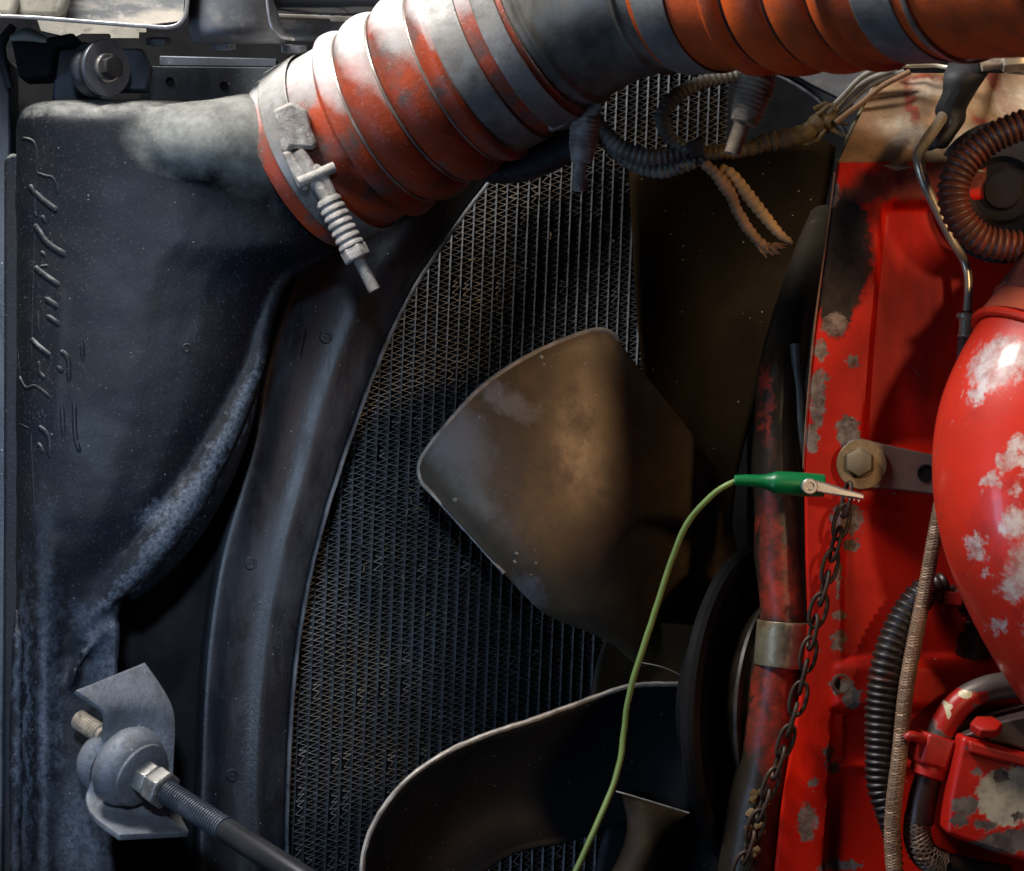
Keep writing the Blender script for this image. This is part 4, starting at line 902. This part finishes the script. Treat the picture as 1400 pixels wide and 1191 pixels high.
for i in range(len(rs_)-1):
    a = Vector(rs_[i]); b = Vector(rs_[i+1]); d = (b-a).normalized()
    o = bpy.data.objects.new('link', lm); col.objects.link(o); o.parent = chn
    q = d.to_track_quat('Z', 'Y').to_matrix().to_4x4() @ Matrix.Rotation(math.radians((62 if i % 2 else -22)+rr.uniform(-10, 10)), 4, 'Z')
    o.matrix_local = Matrix.Translation((a+b)/2-BASE[chn.name]) @ q

# ================================================================== ALLIGATOR CLIP AND TEST WIRE
cl = thing('alligator_clip', 'green booted alligator clip gripping the bolt on the red cover', 'clip', P(1080, 690, -.06))
def boot(pts):
    w_ = pxpath(pts, 6); g = G(); g.tube(w_, None, 28); return g
g = boot([(1004, 657, -.06, 7.5), (1020, 657, -.06, 8.2), (1040, 658, -.06, 9), (1052, 659, -.06, 12), (1062, 660, -.06, 15.5), (1090, 662, -.06, 16.5), (1127, 664, -.06, 15.5)])
for i, v in enumerate(g.v): g.v[i] = Vector((v.x, v.y, v.z))
part('boot', g, M['green'], cl, smooth=50, bevel=.0008)
def jaw(pts, w0, th, m, Y):
    g = G(); n = len(pts); up = []; dn = []
    for (x, y, h) in pts: up.append((x, y-h)); dn.append((x, y+h))
    g.prism([P(x, y, Y) for x, y in up+dn[::-1]], (0, th, 0)); return g
g = jaw([(1100, 664, 6), (1112, 664, 8), (1130, 668, 7.5), (1150, 673, 5.5), (1170, 677, 4.4), (1182, 680, 3.4)], 0, .007, None, -.074); part('jaw', g, M['silver'], cl, bevel=.0012, seg=3)
g = jaw([(1112, 658, 4), (1125, 662, 3.6), (1145, 668, 3.2), (1160, 674, 3), (1176, 679, 3)], 0, .006, None, -.064); part('jaw', g, M['bolt'], cl, bevel=.0012, seg=3)
g = G(); g.lathe(P(1107, 665, -.074), (0, -1, 0), [(-.006, .0062), (.0012, .0064), (.0022, .0056), (.0022, .0036), (-.002, .0032), (-.002, 0)], 28); part('pivot_eye', g, M['silver'], cl)
for i in range(5):
    g = G(); p = P(1150+i*6, 673+i*1.6+2, -.069); g.prism([p+Vector((-.0014, 0, 0)), p+Vector((.0014, 0, 0)), p+Vector((0, 0, -.0030))], (0, .003, 0)); part('tooth', g, M['silver'], cl)
tw_ = pxpath([(1006, 657, -.06, 3.6), (992, 664, -.06, 3.9), (968, 682, -.055, 4), (940, 716, -.05, 4.1), (918, 766, -.045, 4.1), (900, 822, -.045, 4.2), (884, 872, -.045, 4.2), (868, 920, -.045, 4.2), (858, 962, -.045, 4), (852, 1010, -.045, 4), (845, 1052, -.05, 4.2), (830, 1096, -.06, 4.2), (808, 1146, -.07, 4.5), (782, 1202, -.08, 4.6), (765, 1240, -.09, 4.6)], 8)
solo('test_wire', 'thin yellow green wire drooping from the clip past the fan', 'wire', G().tube(resample(tw_, step=.006)[0], None, 14).jitter(.0006, 60), M['wireg'], smooth=70)

# ================================================================== CORRUGATED LOOMS
def corr(pts, pitch, amp, n=6, seg=20, sag=0):
    w_, Ls, T = resample(pxpath(pts, 10), step=pitch/n)
    out = []
    for p, l in zip(w_, Ls):
        t = (l/pitch) % 1.0
        e = 1 if t < .55 else 0
        e = .5+.5*math.tanh(6*(.30-abs(t-.35)))
        out.append((p[0], p[1], p[2], p[3]*(1-amp)+p[3]*amp*e))
    g = G(); g.tube(out, None, seg); return g
G1 = 'corrugated wiring looms by the fan'
solo('wiring_loom', 'upper black corrugated loom curving from under the middle hose clamp', 'loom', corr([(806, 150, .03, 11), (822, 176, .03, 12), (850, 202, .03, 12.5), (885, 214, .03, 12.5), (915, 212, .03, 12), (948, 205, .03, 11)], .0052, .20), M['loom'], G1, smooth=60)
solo('wiring_loom', 'lower black corrugated loom just beneath another, ending at the zip tie', 'loom', corr([(808, 160, .05, 8), (826, 192, .05, 9), (860, 222, .05, 10.5), (900, 234, .045, 11), (930, 228, .04, 11), (962, 214, .035, 10)], .0052, .20), M['loom'], G1, smooth=60)
solo('wiring_loom', 'dusty black corrugated loom looping up to the orange hose', 'loom', corr([(1024, 103, .05, 9.5), (990, 106, .045, 10), (955, 114, .04, 10.5), (925, 132, .035, 11), (906, 154, .03, 11), (908, 176, .028, 10.5), (922, 194, .026, 10), (944, 206, .024, 9.5)], .0050, .22), M['loom'], G1, smooth=60)
hn = thing('wiring_harness', 'brown taped wiring harness running right under the hose to the red cover', 'harness', P(1060, 215, .03))
g = corr([(944, 206, .026, 9.5), (975, 209, .024, 10), (1005, 208, .024, 10), (1035, 200, .026, 10)], .0046, .12); part('loom_sleeve', g, M['tape'], hn, smooth=60)
g = G(); w_ = resample(pxpath([(1020, 204, .026, 10.5), (1050, 194, .028, 12), (1080, 188, .03, 12.5), (1110, 178, .035, 14), (1130, 164, .04, 17), (1142, 152, .045, 12)], 10), step=.0016)[0]
g.tube([(p[0], p[1], p[2], p[3]*(1+.10*math.sin(i*1.3)+.10*random.uniform(-1, 1))) for i, p in enumerate(w_)], None, 18); g.jitter(.0028, 70); part('tape_wrap', g, M['tape'], hn, smooth=60)
for pts in ([(1112, 150), (1124, 143), (1132, 142)], [(1118, 156), (1130, 146), (1142, 142)], [(1140, 165), (1152, 168), (1160, 172)], [(1128, 178), (1118, 190), (1106, 196), (1094, 195)], [(1138, 176), (1148, 184), (1156, 186)]):
    g = G(); g.tube(pxpath([(x, y, .03, 3) for x, y in pts], 5), None, 8); g.jitter(.0012, 150); part('tape_tail', g, M['tape'], hn)
for k_, pts in enumerate(([(1134, 160), (1160, 130), (1190, 108), (1226, 96)], [(1138, 166), (1168, 134), (1198, 112), (1236, 98)], [(1130, 155), (1150, 134), (1180, 104), (1214, 90)], [(1142, 168), (1176, 142), (1206, 118), (1244, 98)])):
    g = G(); g.tube(pxpath([(x, y, .04-k_*.004, 4) for x, y in pts], 6), None, 10); part('wire', g, M['loombrown'] if k_ == 3 else M['loom'], hn)
g = G(); g.box(P(952, 204, .008), (.0062, 0, .001), (0, .006, 0), (-.001, 0, .0066)); tie = part('zip_tie', g, M['black'], hn, bevel=.0012)
g = G(); g.tube(pxpath([(953, 190, .022, 2.4), (951, 205, .012, 2.6), (953, 224, .022, 2.4)], 5), None, 8); part('tie_strap', g, M['black'], tie)
solo('loom_end', 'pale tan corrugated loom stub hanging below the harness', 'loom', corr([(984, 232, .015, 9), (1000, 240, .012, 10), (1020, 264, .01, 10), (1044, 294, .01, 9), (1066, 320, .012, 7), (1084, 332, .012, 4)], .0062, .22), M['loomtan'], 'broken loom ends under the harness', smooth=60)
g = corr([(964, 224, .01, 8), (978, 238, .008, 9), (996, 262, .008, 9), (1010, 292, .01, 8.5), (1030, 322, .012, 8), (1046, 338, .012, 9)], .0056, .2); g.jitter(.0012, 80)
le_ = solo('loom_end', 'frayed darker brown loom stub beside the pale tan one', 'loom', g, M['loombrown'], 'broken loom ends under the harness', smooth=60)
g = G(); rr = random.Random(9)
for i in range(16):
    a = rr.uniform(-.9, .9); p = P(1034+i*1.6, 338+abs(i-7)*-.6, .012); e = P(1044+i*2.4+rr.uniform(-4, 4), 352-i*1.1+rr.uniform(-5, 6), .008+rr.uniform(-.004, .004))
    g.tube([tuple(p), tuple(p.lerp(e, .5)+Vector((0, rr.uniform(-.002, .002), 0))), tuple(e)], [.0013, .0010, .0004], 5)
part('frayed_threads', g, M['loombrown'], le_)
# dark gasket/bracket between shroud arch and cover (grey plate at top)
solo('arch_plate', 'grey dusty plate behind the wires at the shroud top right', 'plate', G().prism([P(x, y, .10) for x, y in [(1070, 92), (1215, 86), (1205, 112), (1182, 152), (1150, 136), (1110, 116)]], (0, .01, 0)), M['greybr'], bevel=.001)

# ================================================================== RIGHT SIDE: red pipe, conduits, lines
rp = thing('red_charge_pipe', 'fat glossy red pipe bulging in from the right edge with white flakes and painted reflections', 'pipe', P(1420, 980, -.13))
pth = resample(pxpath([(1560, 330, -.11, 100), (1500, 410, -.125, 110), (1452, 492, -.135, 124), (1430, 560, -.14, 140), (1422, 630, -.14, 146), (1434, 710, -.14, 148), (1470, 800, -.13, 146), (1520, 890, -.12, 140), (1590, 980, -.11, 132)], 10), step=.004)[0]
g = G(); g.tube(pth, None, 72); part('pipe_body', g, M['redpipe'], rp, smooth=70)
# cuff with band above
cuff = resample(pxpath([(1580, 300, -.10, 102), (1510, 395, -.122, 112), (1470, 456, -.13, 121), (1453, 487, -.134, 129)], 10), step=.003)[0]
g = G(); g.tube(cuff, None, 72); part('cuff', g, mat('pink_silicone_cuff', (.50, .11, .06), .35, var=(.8, 1.15, 9), coat=.2), rp, smooth=70)
g = G(); g.tube(resample(pxpath([(1500, 410, -.124, 117), (1466, 464, -.131, 126)], 8), step=.003)[0], None, 72); part('cuff_band', g, mat('shiny_red_band', (.30, .12, .11), .22, .4, var=(.6, 1.3, 14)), rp, smooth=60, bevel=.001)
def bead(cx, cy, Y, r, th, m, t):
    g = G(); g.lathe(P(cx, cy, Y), t, [(th*math.cos(a*math.pi/4), r*kpx(Y)+th*math.sin(a*math.pi/4)) for a in range(8)], 72, closed=True); part('bead', g, m, rp)
tt_ = (P(1452, 492, -.135)-P(1500, 410, -.125)).normalized()
bead(1448, 498, -.135, 129, .0036, M['redpipe'], tt_)

cf = 'corrugated conduits at the right'
solo('conduit', 'reddish brown corrugated conduit bending round at the upper right', 'conduit', corr([(1460, 150, -.10, 22), (1400, 170, -.10, 22), (1352, 192, -.10, 22), (1315, 226, -.10, 23), (1303, 264, -.10, 23), (1313, 300, -.10, 23), (1342, 327, -.10, 23), (1382, 336, -.10, 23), (1450, 340, -.10, 23)], .0056, .20, seg=32), M['loomred'], cf, smooth=60)
solo('conduit', 'dark ribbed conduit arching down the lower red cover', 'conduit', corr([(1292, 798, -.04, 17), (1262, 812, -.045, 22), (1236, 848, -.05, 24), (1216, 900, -.055, 25), (1207, 960, -.055, 25), (1204, 1020, -.055, 23), (1204, 1070, -.055, 21), (1212, 1110, -.055, 17), (1220, 1150, -.05, 13), (1226, 1230, -.05, 12)], .0060, .17, seg=28), M['loomdark'], cf, smooth=60)
solo('conduit', 'short dark conduit with a red strap below the red pipe', 'conduit', corr([(1262, 806, -.02, 17), (1286, 812, -.03, 18), (1320, 826, -.035, 18), (1350, 850, -.035, 18), (1390, 890, -.03, 18)], .0056, .17, seg=24), M['loomdark'], cf, smooth=60)
rt = thing('red_strap', 'red cable tie buckle around the short dark conduit', 'cable tie', P(1304, 860, -.06))
g = G(); g.box(P(1304, 818, -.055), (.0066, 0, -.0008), (0, .004, 0), (.0006, 0, .0052)); part('buckle', g, M['redplain'], rt, bevel=.0012)
g = G(); g.grid([[P(1298, 826, -.052), P(1310, 827, -.052)], [P(1301, 842, -.05), P(1312, 842, -.05)], [P(1308, 856, -.042), P(1318, 855, -.042)], [P(1312, 864, -.03), P(1320, 862, -.03)]]); part('strap', g, M['redplain'], rt, solid=.001)

ln = thing('steel_line', 'bright bent steel line running down the right of the red cover', 'pipe', P(1320, 500, -.04))
g = G(); g.tube(pxpath([(1340, 60, .06, 8), (1316, 112, .02, 8), (1290, 158, -.015, 8), (1264, 196, -.045, 8), (1256, 216, -.06, 8), (1264, 250, -.06, 7.5), (1282, 290, -.055, 6.5), (1302, 330, -.05, 6), (1318, 356, -.045, 6), (1324, 385, -.045, 6), (1322, 432, -.045, 6)], 8), None, 20); part('line', g, M['line'], ln, smooth=70)
g = G(); g.lathe(P(1322, 426, -.045), (-.02, 0, -1), [(0, .006), (.002, .0085), (.005, .0085), (.006, .006), (.018, .0066), (.0185, .0072), (.020, .0072), (.021, .0055)], 24); part('ferrule', g, M['line'], ln)
g = G(); g.lathe(P(1320, 462, -.045), (-.06, 0, -1), [(0, .0055), (.004, .0065), (.03, .0065), (.032, .005), (.06, .005)], 6); part('fitting', g, M['elbow'], ln, bevel=.0005)

bs_ = thing('braided_hose', 'slim tan braided hose running down beside the dark conduit', 'hose', P(1222, 1200, -.075))
bp = resample(pxpath([(1290, 668, -.05, 8), (1280, 720, -.06, 8.5), (1266, 800, -.065, 9), (1250, 880, -.07, 9.5), (1238, 950, -.07, 9.5), (1230, 1030, -.07, 9.5), (1222, 1100, -.07, 10), (1220, 1150, -.07, 10), (1226, 1230, -.07, 10)], 10), step=.0010)[0]
g = G(); g.tube(bp, None, 14); part('core', g, M['braid'], bs_, smooth=70)
# braid strands, wound round the core in both directions
def braid(path, m, parent, strands=6, turns=90, r_=.0009, name='braid'):
    Pn = [Vector(p[:3]) for p in path]; gg = G(); n = len(Pn)
    for dirn in (1, -1):
        for k in range(strands):
            pts = []; nrm = Vector((0, -1, 0))
            for i in range(0, n):
                t = (Pn[min(i+1, n-1)]-Pn[max(i-1, 0)]).normalized(); nn = (nrm-t*nrm.dot(t)).normalized(); b = t.cross(nn)
                a = dirn*i/n*turns*math.pi*2/strands*1.0+2*math.pi*k/strands
                pts.append(tuple(Pn[i]+(nn*math.cos(a)+b*math.sin(a))*(path[i][3]+.0002)))
            gg.tube(pts, r_, 4)
    return part(name, gg, m, parent, smooth=80)
braid(bp, M['braid'], bs_, 5, 150, .0008)

el = thing('elbow_line', 'flaked steel elbow tube entering a red fitting near the lower right corner', 'pipe', P(1260, 1200, -.06))
g = G(); g.tube(pxpath([(1430, 938, -.05, 18), (1385, 936, -.055, 18), (1345, 943, -.06, 18), (1312, 962, -.062, 19), (1290, 994, -.062, 20), (1276, 1030, -.062, 19)], 8), None, 28); part('elbow', g, M['elbow'], el, smooth=70)
g = hexprof(P(1284, 1005, -.062), (-.32, 0, -1), .0205, .026, .1); part('fitting_nut', g, M['redplain'], el, bevel=.0015)
g = G(); g.lathe(P(1276, 1040, -.062), (-.3, 0, -1), [(0, .014), (.004, .0165), (.012, .016), (.014, .012)], 28); part('fitting_collar', g, M['redplain'], el)
g = G(); g.tube(pxpath([(1262, 1012, -.075, 8), (1246, 1006, -.08, 7), (1238, 1010, -.08, 6)], 5), None, 12); part('fitting_nipple', g, M['redplain'], el)
g = G(); g.tube(pxpath([(1274, 1044, -.06, 18), (1262, 1090, -.06, 20), (1256, 1125, -.06, 20)], 6), None, 24); part('hose_sleeve', g, M['oilhose'], el, smooth=70)
pb = resample(pxpath([(1256, 1112, -.06, 17), (1254, 1140, -.06, 17.5), (1262, 1165, -.06, 18), (1285, 1180, -.055, 18), (1330, 1190, -.05, 17), (1380, 1200, -.05, 17)], 10), step=.0016)[0]
g = G(); g.tube(pb, None, 24); part('braided_core', g, M['oilhose'], el, smooth=70)
braid(pb[:34], M['braid'], el, 8, 16, .0012, 'copper_braid')

rx = thing('red_casting', 'red box casting with a big cream bare patch in the lower right corner', 'casting', P(1380, 1190, -.08))
g = G(); g.prism([P(x, y, -.10) for x, y in [(1316, 1006), (1330, 1010), (1430, 1038), (1460, 1200), (1390, 1176), (1310, 1148), (1294, 1140), (1298, 1090)]], (0, .12, 0)); part('box', g, M['redbox'], rx, bevel=.004, seg=3)
g = G(); g.prism([P(x, y, -.108) for x, y in [(1324, 1012), (1430, 1040), (1430, 1058), (1326, 1030)]], (0, .01, 0)); part('upper_ridge', g, M['redplain'], rx, bevel=.0025, seg=3)
g = G(); g.prism([P(x, y, -.09) for x, y in [(1318, 1006), (1360, 988), (1430, 972), (1430, 1034), (1380, 1020)]], (0, .1, 0)); part('dark_lid', g, mat('dark_worn_lid', (.05, .03, .025), .5, var=(.4, 1.6, 16)), rx, bevel=.002)
g = hexprof(P(1348, 1000, -.10), (0, -.4, 1), .013, .008); part('bolt_head', g, M['redplain'], rx, bevel=.001)
g = G(); g.tube(pxpath([(1340, 850, .0, 30), (1330, 890, .0, 34), (1322, 930, .01, 30), (1300, 980, .02, 26)], 6), None, 24)
solo('rubber_boot', 'dark red stained rubber boot behind the steel elbow', 'hose', g, M['oilhose'], smooth=70)
g = G(); g.prism([P(x, y, .0) for x, y in [(1262, 880), (1282, 878), (1272, 1050), (1252, 1050)]], (0, .012, 0)); solo('thin_stay', 'dull dark stay just right of the braided hose', 'stay', g, M['pipe'], bevel=.001)

st = thing('rubber_strap', 'black rubber strap draped down over the sloped red cover', 'strap', P(1300, 200, .0))
stp = catmull([(1340, 70, .0, 34), (1322, 100, -.02, 30), (1312, 125, -.02, 22), (1300, 150, -.015, 20), (1302, 168, -.015, 15), (1288, 190, -.02, 14), (1280, 204, -.02, 12)], 6)
rows = []
for x, y, Y, hw in stp:
    rows.append([P(x-hw, y+2, Y+.004), P(x-hw*.5, y, Y-.003), P(x, y-1, Y-.005), P(x+hw*.5, y-1, Y-.003), P(x+hw, y-3, Y+.004)])
g = G(); g.grid(rows); part('strap_body', g, M['black'], st, smooth=60, solid=.004, bevel=.0008)
fb = thing('banjo_fitting', 'dull metal pipe fitting on the ledge at the right edge under the hose', 'fitting', P(1370, 100, -.02))
g = G(); g.tube(pxpath([(1342, 90, -.03, 8), (1372, 86, -.03, 8), (1376, 86, -.03, 10)], 4), None, 20); part('stub', g, M['tarnish'], fb)
g = hexprof(P(1370, 84, -.03), (1, 0, .08), .0095, .022, .1); part('hex', g, M['line'], fb, bevel=.0008)
g = G(); g.tube(pxpath([(1376, 96, -.02, 5), (1400, 98, -.02, 5), (1430, 98, -.02, 5)], 4), None, 12); part('ledge_line', g, M['line'], fb)
solo('gasket_edge', 'thin bright gasket edge along the top of the sloped red cover', 'gasket', G().tube(pxpath([(1214, 92, .05, 2), (1240, 90, .045, 3.2), (1280, 90, .04, 3), (1312, 94, .03, 3)], 5), None, 8).jitter(.001, 80), M['line'])
g = G(); g.lathe(P(1372, 262, -.02), (-.3, -1, 0), [(-.01, .058), (.002, .058), (.006, .034), (.008, .034), (.010, .028), (.004, .024), (.004, .016), (.008, .014), (.008, 0)], 36)
solo('recessed_plug', 'dark recessed plug inside the bend of the reddish conduit', 'plug', g, mat('blackened_plug', (.007, .0025, .002), .75, var=(.5, 1.5, 30)))
